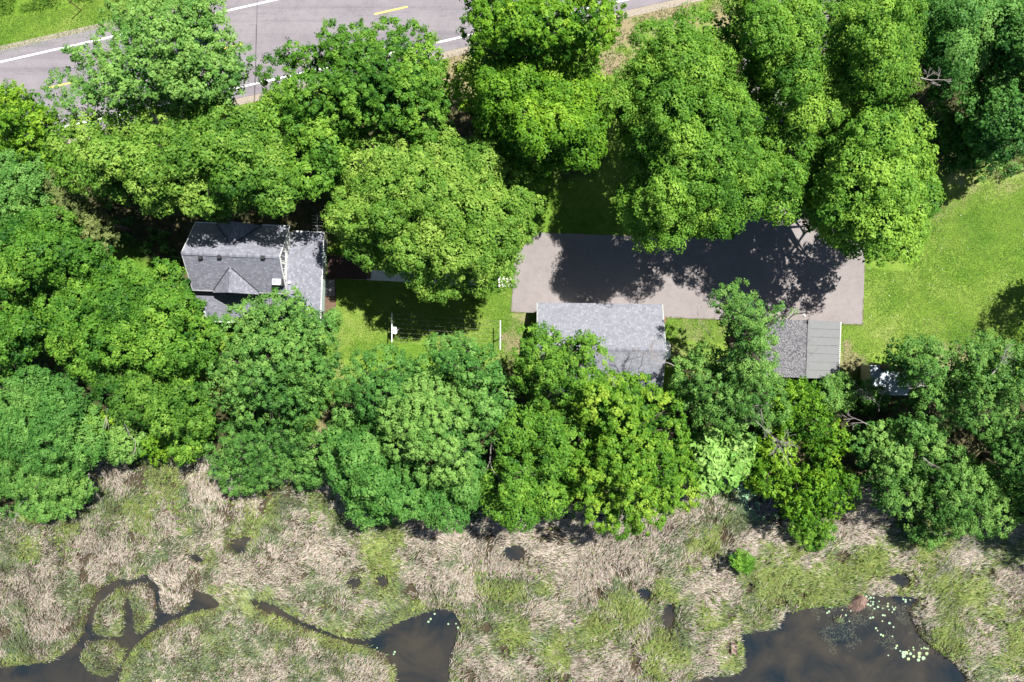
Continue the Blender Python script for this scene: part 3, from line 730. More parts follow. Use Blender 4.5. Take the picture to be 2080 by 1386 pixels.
def limb(mb, p0, p1, r0, r1, rg, n=5, wob=.12):
    L = np.linalg.norm(p1 - p0); pts = []
    for t in (0, .33, .66, 1): 
        q = p0 * (1 - t) + p1 * t + rg.normal(size=3) * wob * L * (t * (1 - t)) * 1.5; q[2] -= -.10 * L * math.sin(math.pi * t); pts.append(q)
    mb.tube(pts, [r0 + (r1 - r0) * t for t in (0, .33, .66, 1)], n); return pts
def tree(label, poly, top, low, style='maple', mat='maple', cat='tree', name='tree', seed=None, tone=.5, base=None, leafk=1.0, gapx=None, group=None):
    NT[0] += 1; rg = np.random.default_rng(seed if seed is not None else 100 + NT[0]); S = STY[style]
    poly = np.array(poly, float); R = S['R']; zc = (top + low) / 2
    ksz = .82 + .36 * rg.random(); ppm = F / (H - zc); Rp = R * ppm
    mn = poly.min(0); mx = poly.max(0); size = min(mx - mn)
    if size < 3.2 * Rp: R = size / 3.2 / ppm; Rp = R * ppm
    cand = mn + (mx - mn) * rg.random((6000, 2))
    ins = inside(poly, cand[:, 0], cand[:, 1]); cand = cand[ins]; e = edge_dist(poly, cand[:, 0], cand[:, 1])
    k = e > Rp * .62; cand = cand[k]; e = e[k]
    if len(cand) == 0: raise Exception('empty crown ' + label)
    E = max(e.max(), Rp)
    # prefer candidates hugging the outline first so that the outline is followed
    order = np.argsort((e > Rp * .85) + rg.random(len(e)) * .9); sel = []
    for i in order:
        c = cand[i]; rr = .58 + .70 * rg.random(); 
        if all((c[0] - s_[0]) ** 2 + (c[1] - s_[1]) ** 2 > (Rp * .98 * .5 * (rr + s_[3])) ** 2 for s_ in sel):
            sel.append((c[0], c[1], e[i], rr))
        if len(sel) > 160: break
    sel = np.array(sel); t = np.clip((sel[:, 2] - Rp * .5) / (E - Rp * .4), 0, 1)
    kp = (rg.random(len(sel)) > .09) | (t < .25); sel = sel[kp]; t = t[kp]
    zz = low + (top - R * .6 - low) * np.sqrt(1 - (1 - t) ** 2) + rg.normal(size=len(sel)) * .75
    s_ = (H - zz) / F; C = np.stack([(sel[:, 0] - CX) * s_, (CY - sel[:, 1]) * s_, zz], 1); Rr = R * sel[:, 3]
    # a lower, inner layer gives the crown its depth
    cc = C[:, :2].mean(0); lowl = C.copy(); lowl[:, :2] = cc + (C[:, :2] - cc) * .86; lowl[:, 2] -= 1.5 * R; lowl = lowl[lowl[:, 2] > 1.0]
    P = []; D = []; TT = []; W = []
    allC = C; 
    for i, c in enumerate(C):
        n = max(10, int(S['dens'] * 4 * math.pi * Rr[i] ** 2 * .72)); kk = np.arange(n) + .5; zf = 1 - 1.40 * kk / n; ph = kk * 2.399963 + rg.random() * 6.28
        d = np.stack([np.sqrt(np.maximum(0, 1 - zf ** 2)) * np.cos(ph), np.sqrt(np.maximum(0, 1 - zf ** 2)) * np.sin(ph), zf], 1); d = unit(d + rg.normal(size=d.shape) * .13)
        tz = rg.normal() * .2; p = c + d * (Rr[i] * np.array([1, 1, .78])) * (.78 + .34 * rg.random((len(d), 1)) ** 1.5)
        q = np.linalg.norm((p[:, None] - allC[None]) / np.array([1, 1, .78]), axis=2) / Rr[None]; q[:, i] = 9
        keep = (q.min(1) > .78) | (rg.random(len(d)) < .15)
        p = p[keep]; d = d[keep]
        P.append(p); D.append(d); TT.append(np.full(len(p), (rg.random() - .5) * .30))
    P = np.concatenate(P); D = np.concatenate(D); TT = np.concatenate(TT)
    g = S['gap'] if gapx is None else gapx
    kn = fbm(P[:, 0] + P[:, 2], P[:, 1] - P[:, 2], 1.3, 300 + NT[0], 2); thr = np.quantile(kn, g) if g > 0 else -1
    k = kn > thr; P = P[k]; D = D[k]; TT = TT[k]
    tn = tone + TT + (fbm(P[:, 0], P[:, 1], 2.6, 400 + NT[0], 2) - .5) * .5 + rg.normal(size=len(P)) * .10 + (D[:, 2] - .3) * .10
    V, A = leaves(P, D, S['pr'] * (.75 + .5 * rg.random(len(P))), int(S['m'] * leafk / ksz ** 1.4), S['L'] * ksz, S['frond'], rg, tn)
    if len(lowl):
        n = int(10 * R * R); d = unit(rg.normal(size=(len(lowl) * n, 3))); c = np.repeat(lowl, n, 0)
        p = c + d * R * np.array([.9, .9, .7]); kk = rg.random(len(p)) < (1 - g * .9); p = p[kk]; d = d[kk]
        V2, A2 = leaves(p, d, np.full(len(p), S['pr'] * 1.1), max(5, S['m'] // 4), S['L'] * 1.6, 0, rg, np.full(len(p), tone - .40))  # inner leaves coloured darker to deepen the shade in the crown gaps
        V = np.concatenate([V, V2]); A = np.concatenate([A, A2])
    b = np.array([cc[0], cc[1]]) if base is None else UX(base)
    bz = float(ground_z(np.array([b[0]]), np.array([b[1]]))[0]); 
    org = np.array([b[0], b[1], bz])
    rt = root(name, tuple(org), label, cat, group)
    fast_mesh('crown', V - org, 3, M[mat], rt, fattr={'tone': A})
    mb = MB(); hub = np.array([cc[0] - b[0], cc[1] - b[1], max(.5, (low - bz) * .62)]); tr0 = .05 + .022 * top if cat == 'tree' else .05
    trunk = limb(mb, np.zeros(3), hub, tr0 * 1.25, tr0 * .8, rg, 8, .05)
    top_ = np.array([hub[0], hub[1], (top - bz) * .78]); limb(mb, hub, top_, tr0 * .75, .04, rg, 6, .1)
    idx = rg.permutation(len(C))[:S['br']]
    for i in idx:
        st = hub * (1 - .6 * rg.random()) + (top_ - hub) * .5 * rg.random() if rg.random() < .5 else hub + (top_ - hub) * rg.random() * .5
        st = hub + (top_ - hub) * rg.random() * .5
        e_ = C[i] - org; pts = limb(mb, st, e_, tr0 * .42, .025, rg, 5, .16)
        for q in range(2):
            tip = e_ + unit(rg.normal(size=3)) * R * .9; limb(mb, pts[2], tip, .035, .012, rg, 4, .2)
    mb.build('trunk', M['bark'], rt)
    return rt

TREES = [
 # label, polygon, top, low, style, material, kwargs
 ('open grey-green tree leaning over the road, topmost on the left, asphalt showing through', [(205,10),(300,-30),(420,-30),(455,30),(470,70),(500,90),(518,140),(500,175),(460,215),(440,250),(360,225),(290,215),(240,232),(190,215),(150,225),(115,200),(82,172),(140,158),(130,130),(92,120),(130,85),(190,100),(215,60)], 17, 10, 'open', 'ash', dict(base=(402,262), tone=.66, gapx=.12)),
 ('bright yellow-green feathery tree at the left edge below the road', [(-60,190),(15,165),(62,172),(78,205),(108,215),(126,250),(112,290),(135,325),(105,350),(40,330),(-60,330)], 10, 6, 'sumac', 'lime', dict()),
 ('leafy green tree at the left edge under the feathery yellow-green one', [(-60,300),(50,305),(95,325),(112,380),(90,430),(50,485),(-60,490)], 11, 6, 'round', 'blue', dict(tone=.6)),
 ('broad yellowish maple whose branches hang over the house roof', [(120,350),(112,300),(130,250),(175,225),(240,228),(350,235),(430,205),(500,225),(565,270),(600,330),(590,395),(555,420),(535,440),(508,405),(470,485),(440,440),(412,415),(380,455),(345,415),(295,460),(255,400),(200,395),(140,395)], 16, 8.5, 'maple', 'warm', dict(tone=.55)),
 ('pointed-leaf green tree against the road, between the open tree and the tall central maple', [(540,160),(560,120),(568,75),(592,65),(612,90),(645,100),(648,45),(690,42),(720,52),(765,38),(830,55),(868,75),(885,110),(918,135),(920,205),(895,240),(868,275),(800,262),(745,292),(700,300),(640,270),(585,260),(555,215)], 15, 8, 'spike', 'maple', dict(tone=.42)),
 ('mid-green tree wedged between the hanging maple and the big round maple', [(500,205),(545,185),(620,185),(690,225),(735,280),(705,330),(665,380),(645,405),(605,365),(580,300),(530,250)], 14, 8, 'maple', 'maple', dict(tone=.52)),
 ('big round yellowish maple between the house and the driveway', [(655,420),(690,372),(700,330),(735,290),(790,262),(855,258),(925,280),(985,300),(1025,330),(1065,365),(1106,412),(1100,452),(1072,500),(1055,545),(1038,580),(990,602),(940,588),(885,598),(852,618),(825,565),(765,548),(710,505),(665,462)], 15, 8, 'round', 'warm', dict(tone=.60)),
 ('tall bright maple at the top centre, reaching over the road edge', [(935,40),(945,-40),(1250,-40),(1278,40),(1245,80),(1215,108),(1110,125),(1030,110),(965,120),(945,90)], 19, 12, 'spike', 'lime', dict(tone=.42)),
 ('vivid green maple hanging above the dark lawn, below the top centre maple', [(925,130),(1000,90),(1100,100),(1215,115),(1240,175),(1232,255),(1210,335),(1150,325),(1085,355),(1020,318),(975,245),(935,190)], 17, 8, 'maple', 'lime', dict(tone=.40)),
 ('low green tree tucked behind the big round maple on its right', [(935,285),(990,265),(1060,310),(1110,350),(1112,400),(1055,370),(1000,330)], 9, 5, 'round', 'maple', dict(tone=.4)),
 ('large bright maple above the driveway, left of the pair with deep shadows', [(1285,85),(1330,38),(1415,28),(1475,60),(1520,110),(1560,170),(1582,260),(1572,340),(1568,405),(1530,440),(1490,452),(1430,480),(1345,500),(1285,485),(1265,440),(1252,385),(1292,345),(1245,270),(1228,195),(1258,150),(1300,125)], 19, 9.2, 'maple', 'maple', dict(tone=.60)),
 ('dense maple at the top edge right of centre, behind the large bright one', [(1460,-40),(1690,-40),(1700,60),(1690,150),(1712,220),(1670,285),(1610,255),(1555,180),(1505,92),(1468,35)], 19, 12, 'maple', 'maple', dict(tone=.64)),
 ('dense maple at the top edge, between two other crowns near the bare branch', [(1690,-40),(1845,-40),(1882,60),(1872,150),(1862,205),(1780,195),(1715,222),(1685,150),(1700,60)], 19, 12, 'maple', 'maple', dict(tone=.58)),
 ('rounded bright maple overhanging the driveway end and the right lawn', [(1690,235),(1755,192),(1830,195),(1888,215),(1882,280),(1902,345),(1906,410),(1876,450),(1872,505),(1842,552),(1772,550),(1748,512),(1690,492),(1640,445),(1615,375),(1655,305)], 17.5, 6.6, 'maple', 'maple', dict(tone=.66)),
 ('narrow green maple squeezed between the two big driveway maples', [(1545,250),(1610,245),(1665,310),(1675,375),(1640,428),(1585,432),(1545,410),(1530,350)], 15, 9, 'maple', 'maple', dict(tone=.58)),
 ('shaded cool-green tree at the top right, beside the bare grey branch', [(1845,-40),(1995,-40),(2022,60),(2005,130),(1955,195),(1900,165),(1875,60)], 17, 10, 'maple', 'blue', dict(tone=.55)),
 ('cool-green tree in the extreme top right corner', [(1990,-40),(2200,-40),(2200,170),(2090,165),(2030,140),(2000,70)], 17, 10, 'maple', 'blue', dict(tone=.62)),
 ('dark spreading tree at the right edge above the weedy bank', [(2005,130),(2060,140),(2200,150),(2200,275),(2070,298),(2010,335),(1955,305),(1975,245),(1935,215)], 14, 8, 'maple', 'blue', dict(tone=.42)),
 ('low tree, leaves coloured dark for the shade under the right-hand maples', [(1880,215),(1935,225),(1975,270),(1960,330),(1905,330),(1890,280)], 8, 4, 'round', 'blue', dict(tone=.15)),  # very low leaf tone paints the shade of this gap
 # left woods
 ('olive-brown cedar at the left, above the green thicket', [(88,375),(128,358),(165,405),(212,470),(225,520),(168,505),(115,445)], 10, 5, 'spike', 'cedar', dict(tone=.45)),
 ('green tree at the left edge level with the house ridge', [(-60,430),(50,432),(120,440),(190,470),(222,520),(225,570),(180,605),(120,590),(60,620),(-60,600)], 13, 7, 'round', 'maple', dict(tone=.36)),
 ('green tree at the left edge above the black gap in the woods', [(-60,590),(40,610),(95,600),(110,640),(88,700),(55,722),(10,770),(-60,760)], 12, 6, 'round', 'maple', dict(tone=.40)),
 ('wide green tree left of the house, its edge touching the lower roof', [(75,600),(120,552),(190,530),(235,518),(300,556),(330,525),(358,532),(358,570),(385,610),(430,640),(455,690),(425,745),(350,782),(260,765),(175,765),(110,720),(75,665)], 13, 6.5, 'round', 'maple', dict(tone=.44)),
 ('green tree with yellowed leaf tips below the wide tree left of the house', [(130,755),(210,735),(300,745),(390,775),(432,825),(422,885),(350,868),(260,852),(200,805)], 11, 5.5, 'round', 'warm', dict(tone=.38)),
 ('fine-leaved grey-green tree covering the south side of the house roof', [(438,650),(475,612),(530,605),(566,590),(612,578),(642,625),(668,650),(682,705),(692,762),(668,805),(640,842),(582,865),(505,855),(440,825),(408,762),(430,705)], 12, 6.5, 'thin', 'ash', dict(tone=.55, gapx=.12)),
 ('green tree on the left marsh edge below the black gap in the woods', [(-60,775),(45,750),(125,768),(172,822),(205,870),(192,930),(150,965),(90,960),(20,930),(-60,920)], 10, 5, 'round', 'blue', dict(tone=.58)),
 ('vine-covered low tree beside the marsh in the left corner of the woods', [(-60,905),(30,920),(110,935),(172,950),(180,995),(120,1040),(60,1000),(-60,1010)], 6, 3, 'shrub', 'ash', dict(tone=.6)),
 ('fluffy lime-green sumac, left of the grey-green bush at the marsh edge', [(132,850),(158,818),(200,830),(218,870),(205,925),(165,938),(134,905)], 6, 3.5, 'sumac', 'lime', dict(tone=.75)),
 ('grey-green bush with pale twigs between two lime sumacs', [(192,855),(232,838),(275,855),(298,895),(280,935),(230,945),(200,915)], 5.5, 3, 'shrub', 'ash', dict(tone=.75)),
 ('lime-green sumac right of the grey-green bush at the marsh edge', [(288,885),(330,860),(355,885),(350,925),(312,942),(286,920)], 5, 2.5, 'sumac', 'lime', dict(tone=.62)),
 ('dark green bush at the marsh edge right of the lime sumacs', [(310,835),(380,825),(432,862),(425,915),(375,925),(325,890)], 6.5, 3.5, 'round', 'maple', dict(tone=.40)),
 ('willow-like shrub jutting into the reeds, left of the largest bottom tree', [(418,905),(450,868),(500,840),(560,832),(600,850),(622,890),(600,940),(570,985),(500,1005),(432,975)], 6.5, 3.0, 'thin', 'ash', dict(tone=.50, gapx=.10)),
 ('twiggy grey-green shrub pressed against the largest bottom tree', [(590,870),(635,860),(660,900),(662,960),(640,1005),(598,985),(582,930)], 5, 2.5, 'thin', 'ash', dict(tone=.45)),
 # bottom centre
 ('green tree rising over the lower clothesline wires', [(850,730),(848,695),(878,682),(955,680),(1002,722),(1030,770),(1046,830),(1030,890),(985,900),(940,860),(900,800),(850,775)], 13, 6.5, 'thin', 'blue', dict(tone=.66, gapx=.05)),
 ('green tree at the bottom edge of the clothesline lawn, left one', [(688,785),(715,735),(765,712),(800,715),(845,735),(860,790),(845,850),(790,880),(720,878),(690,835)], 12, 6, 'thin', 'blue', dict(tone=.54, gapx=.05)),
 ('paler crown in the middle of the bottom grove', [(785,800),(830,765),(890,765),(930,800),(965,860),(975,930),(925,975),(860,975),(800,935),(780,860)], 15, 9, 'spike', 'ash', dict(tone=.70, gapx=.05)),
 ('green tree at the lower left of the bottom grove, edging the reeds', [(650,880),(700,850),(770,860),(820,900),(860,965),(862,1030),(820,1062),(740,1058),(690,1010),(665,945)], 11, 5, 'round', 'blue', dict(tone=.58)),
 ('green tree at the foot of the bottom grove, right of the reed-edge one', [(860,960),(920,935),(985,910),(1000,960),(985,1020),(950,1065),(880,1080),(855,1030)], 11, 5.5, 'round', 'blue', dict(tone=.54)),
 ('sparse green tree over the west end of the garage roof', [(1048,720),(1060,680),(1088,650),(1130,668),(1152,705),(1192,668),(1222,688),(1232,740),(1200,800),(1130,822),(1078,800),(1042,770)], 13, 8, 'open', 'maple', dict(tone=.55, gapx=.10, base=(1120,850))),
 ('green tree at the foot of the garage, left of the golden one', [(1040,850),(1085,815),(1150,822),(1190,880),(1190,950),(1150,1000),(1132,1055),(1060,1062),(1000,1050),(985,985),(1015,920)], 13, 6, 'round', 'maple', dict(tone=.48)),
 ('golden-green tree directly below the garage roof', [(1155,785),(1180,760),(1218,738),(1262,760),(1300,745),(1335,790),(1382,830),(1398,900),(1420,965),(1402,1012),(1352,1062),(1282,1082),(1205,1062),(1150,1020),(1165,950),(1195,890),(1165,835)], 15, 7.5, 'spike', 'gold', dict(tone=.50)),
 ('lanky open tree whose top reaches over the driveway beside the shed', [(1440,600),(1450,582),(1485,588),(1502,575),(1535,592),(1552,635),(1580,615),(1622,618),(1615,645),(1590,668),(1575,705),(1590,755),(1560,790),(1500,785),(1470,745),(1490,700),(1478,655),(1450,640)], 15, 9, 'open', 'ash', dict(tone=.75, gapx=.30, base=(1500,760))),
 ('fine-leaved tree with dead twigs between the garage and the shed', [(1345,780),(1378,752),(1400,700),(1450,700),(1500,735),(1560,740),(1600,770),(1610,830),(1560,870),(1500,880),(1450,850),(1390,830),(1345,800)], 12, 6, 'thin', 'ash', dict(tone=.62, gapx=.18)),
 ('pale lime tree with very large leaves at the reed edge', [(1405,905),(1438,872),(1492,872),(1530,892),(1526,948),(1482,992),(1425,1000),(1402,952)], 7, 3.5, 'big', 'catalpa', dict(tone=.55)),
 ('yellow-green feathery sumac directly below the shed', [(1548,810),(1590,778),(1645,775),(1668,815),(1658,870),(1610,905),(1565,880)], 8, 4.5, 'sumac', 'lime', dict(tone=.42)),
 ('yellow-green feathery sumac right of the dead twig fan', [(1508,930),(1545,895),(1600,900),(1618,950),(1590,1000),(1540,1005),(1510,975)], 7, 4, 'sumac', 'lime', dict(tone=.50)),
 ('star-shaped leafy sumac crown in the dark hollow below the shed', [(1632,870),(1665,845),(1710,860),(1722,905),(1690,940),(1645,925)], 8, 5, 'sumac', 'lime', dict(tone=.46)),
 ('bushy lime sumac at the reed edge, lowest of the sumacs', [(1580,1010),(1610,960),(1670,940),(1730,965),(1742,1010),(1700,1050),(1640,1078),(1590,1060)], 6.5, 3, 'sumac', 'lime', dict(tone=.38)),
 ('small grey-green bush touching the lower right corner of the shed', [(1655,785),(1690,755),(1730,770),(1745,805),(1715,840),(1670,832)], 5, 2.5, 'shrub', 'ash', dict(tone=.62)),
 ('shaded bluish bush beside the tan-sided outbuilding', [(1740,790),(1770,765),(1800,790),(1795,825),(1755,835)], 3.5, 1.8, 'shrub', 'ash', dict(tone=.4)),
 ('grey-green tree hanging over the white outbuilding roof', [(1795,725),(1830,690),(1880,682),(1920,700),(1945,750),(1935,820),(1890,850),(1850,830),(1845,775)], 12, 6.5, 'thin', 'ash', dict(tone=.58, gapx=.15)),
 ('tall grey-green tree at the right edge below the lawn', [(1925,700),(1985,682),(2060,690),(2200,690),(2200,850),(2080,850),(2010,885),(1950,880),(1930,820),(1950,760)], 14, 7, 'thin', 'ash', dict(tone=.62, gapx=.15)),
 ('tree with a star-edged crown left of the shaded hollow at lower right', [(1735,880),(1790,862),(1850,868),(1885,905),(1862,955),(1800,965),(1750,935)], 9, 5, 'spike', 'ash', dict(tone=.72)),
 ('drooping ash bough low in the right-hand woods', [(1838,860),(1890,845),(1930,880),(1935,905),(1900,925),(1858,905)], 11, 7, 'spike', 'ash', dict(tone=.70)),
 ('narrow ash tree standing at the reed edge in the right woods', [(1775,965),(1830,945),(1875,970),(1880,1020),(1850,1050),(1800,1040),(1772,1005)], 8, 4, 'thin', 'ash', dict(tone=.66)),
 ('spreading grey-green tree nearest the reeds at lower right', [(1865,940),(1930,915),(1995,930),(2050,960),(2075,1020),(2050,1075),(1980,1095),(1910,1080),(1870,1030)], 9, 4, 'thin', 'ash', dict(tone=.66, gapx=.12)),
 ('grey-green tree cut by the right edge above the reeds', [(2005,840),(2060,845),(2200,830),(2200,1080),(2090,1080),(2070,1000),(2050,950),(2010,900)], 11, 5, 'thin', 'ash', dict(tone=.52, gapx=.12)),
 ('low green shrub spreading into the reeds at the right', [(1830,1040),(1880,1060),(1925,1085),(1920,1105),(1880,1110),(1840,1085)], 3, 1.2, 'shrub', 'ash', dict(tone=.6)),
 ('small round green bush alone in the reeds above the pond', [(1486,1130),(1508,1118),(1530,1135),(1528,1160),(1500,1168),(1486,1150)], 2.0, .9, 'shrub', 'maple', dict(tone=.45)),
 ('low lime weeds growing below the lowest sumac', [(1600,1060),(1650,1072),(1690,1062),(1700,1090),(1660,1120),(1620,1110)], 2.2, .8, 'shrub', 'maple', dict(tone=.5)),
 ('small leafy shrub by the south-east corner of the house', [(662,640),(676,628),(690,640),(688,660),(670,662)], 1.6, .8, 'shrub', 'ash', dict(tone=.6)),
 ('vine thicket in the lower left corner of the woods beside the reeds', [(40,1010),(80,985),(160,990),(185,1000),(150,1040),(90,1060),(50,1045)], 3, 1.3, 'shrub', 'blue', dict(tone=.7)),
 ('bush at the road verge above the mown grass in the top left', [(330,-60),(420,-60),(425,-10),(380,5),(335,-5)], 8, 4, 'round', 'maple', dict(tone=.45)),
]
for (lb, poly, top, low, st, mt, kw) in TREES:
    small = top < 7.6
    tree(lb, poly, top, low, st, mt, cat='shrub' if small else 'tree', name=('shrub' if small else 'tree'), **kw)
# trees just outside the frame whose shadows and crowns matter from a step aside
for k, (cx_, cy_, rr, tp, lo_) in enumerate([(50.6, 5.4, 2.9, 13, 7.5), (50.5, -13, 5, 13, 6)]):
    a_ = np.linspace(0, 2 * math.pi, 14, endpoint=False); zc = (tp + lo_) / 2; s_ = F / (H - zc)
    poly = np.stack([CX + (cx_ + rr * np.cos(a_)) * s_, CY - (cy_ + rr * np.sin(a_)) * s_], 1)
    tree(['leafy tree beyond the right edge that shades the lawn', 'leafy tree beyond the right edge by the marsh'][k], poly, tp, lo_, 'maple', 'blue', leafk=.5, name='tree')
print('trees', time.time() - T00)

# ---------------------------------------------------------------- dead branches
def branchy(label, p0, p1, r0, seed, spread=.55, depth=4, kids=4, cat='branch', name='dead_branch', mat='deadwood'):
    rg = np.random.default_rng(seed); org = np.array(p0, float); mb = MB()
    def grow(a, d, L, r, k):
        pts = [a]; dd = d.copy(); q = a
        for i in range(4):
            dd = unit(dd + rg.normal(size=3) * .16); q = q + dd * L / 4; pts.append(q)
        mb.tube(pts, [max(.009, r * (1 - .16 * i)) for i in range(5)], 4 if k < 3 else 5)
        if k > 0:
            for j in range(kids):
                i = 1 + int(rg.integers(0, 4)); nd = unit(dd + rg.normal(size=3) * spread * np.array([1, 1, .6])); grow(pts[i], nd, L * (.45 + .25 * rg.random()), max(.009, r * .55), k - 1)
    v = np.array(p1, float) - org; grow(np.zeros(3), unit(v), np.linalg.norm(v), r0, depth)
    o = mb.build(name, M[mat], None); o.location = org
    return tag(o, label, cat)
BR = [
 ('bare grey branch sticking out between the top right maples', (1870, 158, 16), (1902, 170, 16), .045, .5, 3, 4),
 ('pale dead branch hanging in the black gap right of the bottom grove', (996, 885, 9), (1000, 945, 8.5), .06, .3, 2, 3),
 ('pale forked dead branch lying over the left marsh-edge bushes', (242, 838, 6.6), (290, 890, 6), .05, .3, 2, 2),
 ('short pale dead limb above the lime sumac on the left', (218, 830, 7), (208, 868, 6.4), .05, .3, 1, 2),
 ('bleached crooked dead stick standing in the reeds below the left woods', (180, 962, 4.5), (186, 1005, 2.2), .07, .25, 1, 1),
 ('fan of bare white twigs right of the pale big-leaved tree', (1535, 855, 10.5), (1570, 890, 9.8), .028, .42, 3, 5),
 ('knot of bare twigs over the black gap left of the shed', (1560, 815, 10.5), (1530, 850, 9.5), .05, .6, 3, 4),
 ('dead twiggy limb on the open tree trunk beside the shed', (1455, 735, 10.5), (1505, 690, 10.5), .07, .45, 3, 4),
 ('bare twigs over the south-east corner of the garage roof', (1372, 745, 9), (1322, 735, 9), .05, .55, 3, 4),
 ('grey bare bush in the dark hollow right of the shed', (1785, 835, 4), (1780, 790, 5), .05, .5, 3, 4),
 ('bleached antler-like branch in the hollow below the outbuilding', (1772, 866, 6), (1745, 848, 6.5), .045, .4, 3, 3),
 ('bare branches inside the right-edge tree, seen against brown ground', (1890, 785, 10), (1860, 782, 10), .06, .5, 3, 3),
 ('pale bare branch at the upper part of the right-edge tree', (2015, 760, 12.5), (2050, 735, 12.8), .06, .5, 3, 4),
 ('drooping bare twigs in the reeds at the far lower right', (1995, 1050, 5), (1992, 1100, 1.5), .05, .4, 3, 5),
 ('bare twigs reaching the right edge above the reeds', (2050, 1055, 6), (2078, 1090, 4), .05, .4, 3, 4),
 ('short dead limb above the shaded hollow in the lower right woods', (1875, 930, 7.5), (1900, 945, 7), .05, .4, 2, 3),
 ('bare dead branch on the far left edge of the marsh', (58, 1000, 3), (40, 1025, 2), .04, .45, 2, 3),
 ('thin leaning dead limbs over the grass between garage and shed', (1450, 690, 9), (1416, 655, 10), .035, .3, 2, 2),
 ('single bare twig crossing the speckled shed roof', (1590, 727, 5.2), (1648, 727, 4.4), .022, .3, 2, 2),
 ('thin dark twig above the lower garage roof slope', (1295, 752, 6.2), (1305, 728, 6.6), .02, .2, 1, 2),
]
for i, (lb, a, b, r, sp, dp, kd) in enumerate(BR):
    branchy(lb, U(*a), U(*b), r, 700 + i, sp, dp, kd, mat='darkmetal' if 'dark twig' in lb else 'deadwood')

# ---------------------------------------------------------------- understorey (low leaves on the wood floor)
rg = np.random.default_rng(5)
pts = []
UNDER = [(FOREST[0], .9), (FOREST[1], 1.2), (FOREST[2], .5), (FOREST[3], .5), (UX([(1930,330),(2100,280),(2300,280),(2300,350),(2060,360),(1990,375)]), .8)]
for Pp, dn in UNDER:
    mn = Pp.min(0); mx = Pp.max(0); mn = np.maximum(mn, [-55, -40]); mx = np.minimum(mx, [56, 37])
    n = int((mx - mn).prod() * dn); q = mn + (mx - mn) * rg.random((n, 2)); q = q[inside(Pp, q[:, 0], q[:, 1])]
    q = q[fbm(q[:, 0], q[:, 1], 3.5, 61) > .44]; pts.append(q)
pts = np.concatenate(pts)
def on_building(q):
    out = np.zeros(len(q), bool)
    for c, a_, hx_, hy_ in (((-23.2, 7.1), RZ, 7.2, 6.2), ((7.7, -.7), 0, 5.6, 4.2), ((26, -.7), 0, 3.4, 2.8), ((tr.location[0], tr.location[1]), 0, 2, 1.6)):
        d = q - np.array(c); out |= (abs(d[:, 0]) < hx_) & (abs(d[:, 1]) < hy_)
    return out
pts = pts[~on_building(pts)]
z = ground_z(pts[:, 0], pts[:, 1])
P = np.concatenate([np.stack([pts[:, 0], pts[:, 1], z + .25 + h * rg.random(len(pts)) * 1.6], 1) for h in (0, 1)])
D = unit(rg.normal(size=P.shape) + [0, 0, 1.2]); tn = .35 + rg.normal(size=len(P)) * .2
V, A = leaves(P, D, .25 + .35 * rg.random(len(P)), 26, .20, .2, rg, tn)
o = fast_mesh('undergrowth', V, 3, M['ash'], None, fattr={'tone': A}, kind='stuff')
o['label'] = 'low leafy undergrowth on the shaded woodland floor'; o['category'] = 'undergrowth'

# ---------------------------------------------------------------- marsh reeds
def blades(name, n, region, lenf, colf, label, cat, seed, wid=.045, dirf=None, lean=(.35, .95), clear=.10):
    rg = np.random.default_rng(seed); x0, x1, y0, y1 = region
    x = x0 + (x1 - x0) * rg.random(n); y = y0 + (y1 - y0) * rg.random(n)
    k = marsh_sd(x, y) < .6; x = x[k]; y = y[k]; wd = water_sd(x, y)
    k = wd > clear * (rg.random(len(x)) * 2 - .6); x = x[k]; y = y[k]; wd = wd[k]
    dk = inside(WATER[12], x, y); k = ~dk | (rg.random(len(x)) < .08); x = x[k]; y = y[k]; wd = wd[k]
    # thin, torn places let dark mud and shadow through
    hole = fbm(x, y, 1.7, 77, 3); isl = inside(ISL, x, y); k = (hole > .315) | isl | (rg.random(len(x)) < .12) | (wd < .6); x = x[k]; y = y[k]; wd = wd[k]
    z = ground_z(x, y, wd)
    ang = dirf(x, y) + rg.normal(size=len(x)) * .38
    L = lenf(x, y, wd, rg); ln = lean[0] + (lean[1] - lean[0]) * fbm(x, y, .9, 88, 2) + rg.normal(size=len(x)) * .12; ln = np.clip(ln, .15, .97)
    h = L * np.sqrt(1 - ln ** 2); dx = np.cos(ang); dy = np.sin(ang)
    mound = .25 * smooth(0, 1.6, wd)
    z = z + np.where(inside(ISL, x, y), .45 * smooth(.1, 2.2, wd), 0)
    b = np.stack([x, y, z], 1); tip = b + np.stack([dx * L * ln, dy * L * ln, h], 1)
    midp = b + np.stack([dx * L * ln * .38, dy * L * ln * .38, h * .72], 1)
    s_ = np.stack([-dy, dx, np.zeros(len(x))], 1) * (wid * (.6 + .8 * rg.random(len(x))))[:, None] * .5
    V = np.stack([b - s_, midp + s_, midp - s_, midp - s_ , midp + s_, tip], 1)
    # two triangles: lower blade and drooping tip
    V = np.stack([b, midp + s_, midp - s_, tip, midp - s_, midp + s_], 1).reshape(-1, 3)
    C = colf(x, y, wd, rg); C = np.repeat(C, 6, 0)
    o = fast_mesh(name, V, 3, M['reed'], None, vcol=C, kind='stuff'); o['label'] = label; o['category'] = cat
    return o
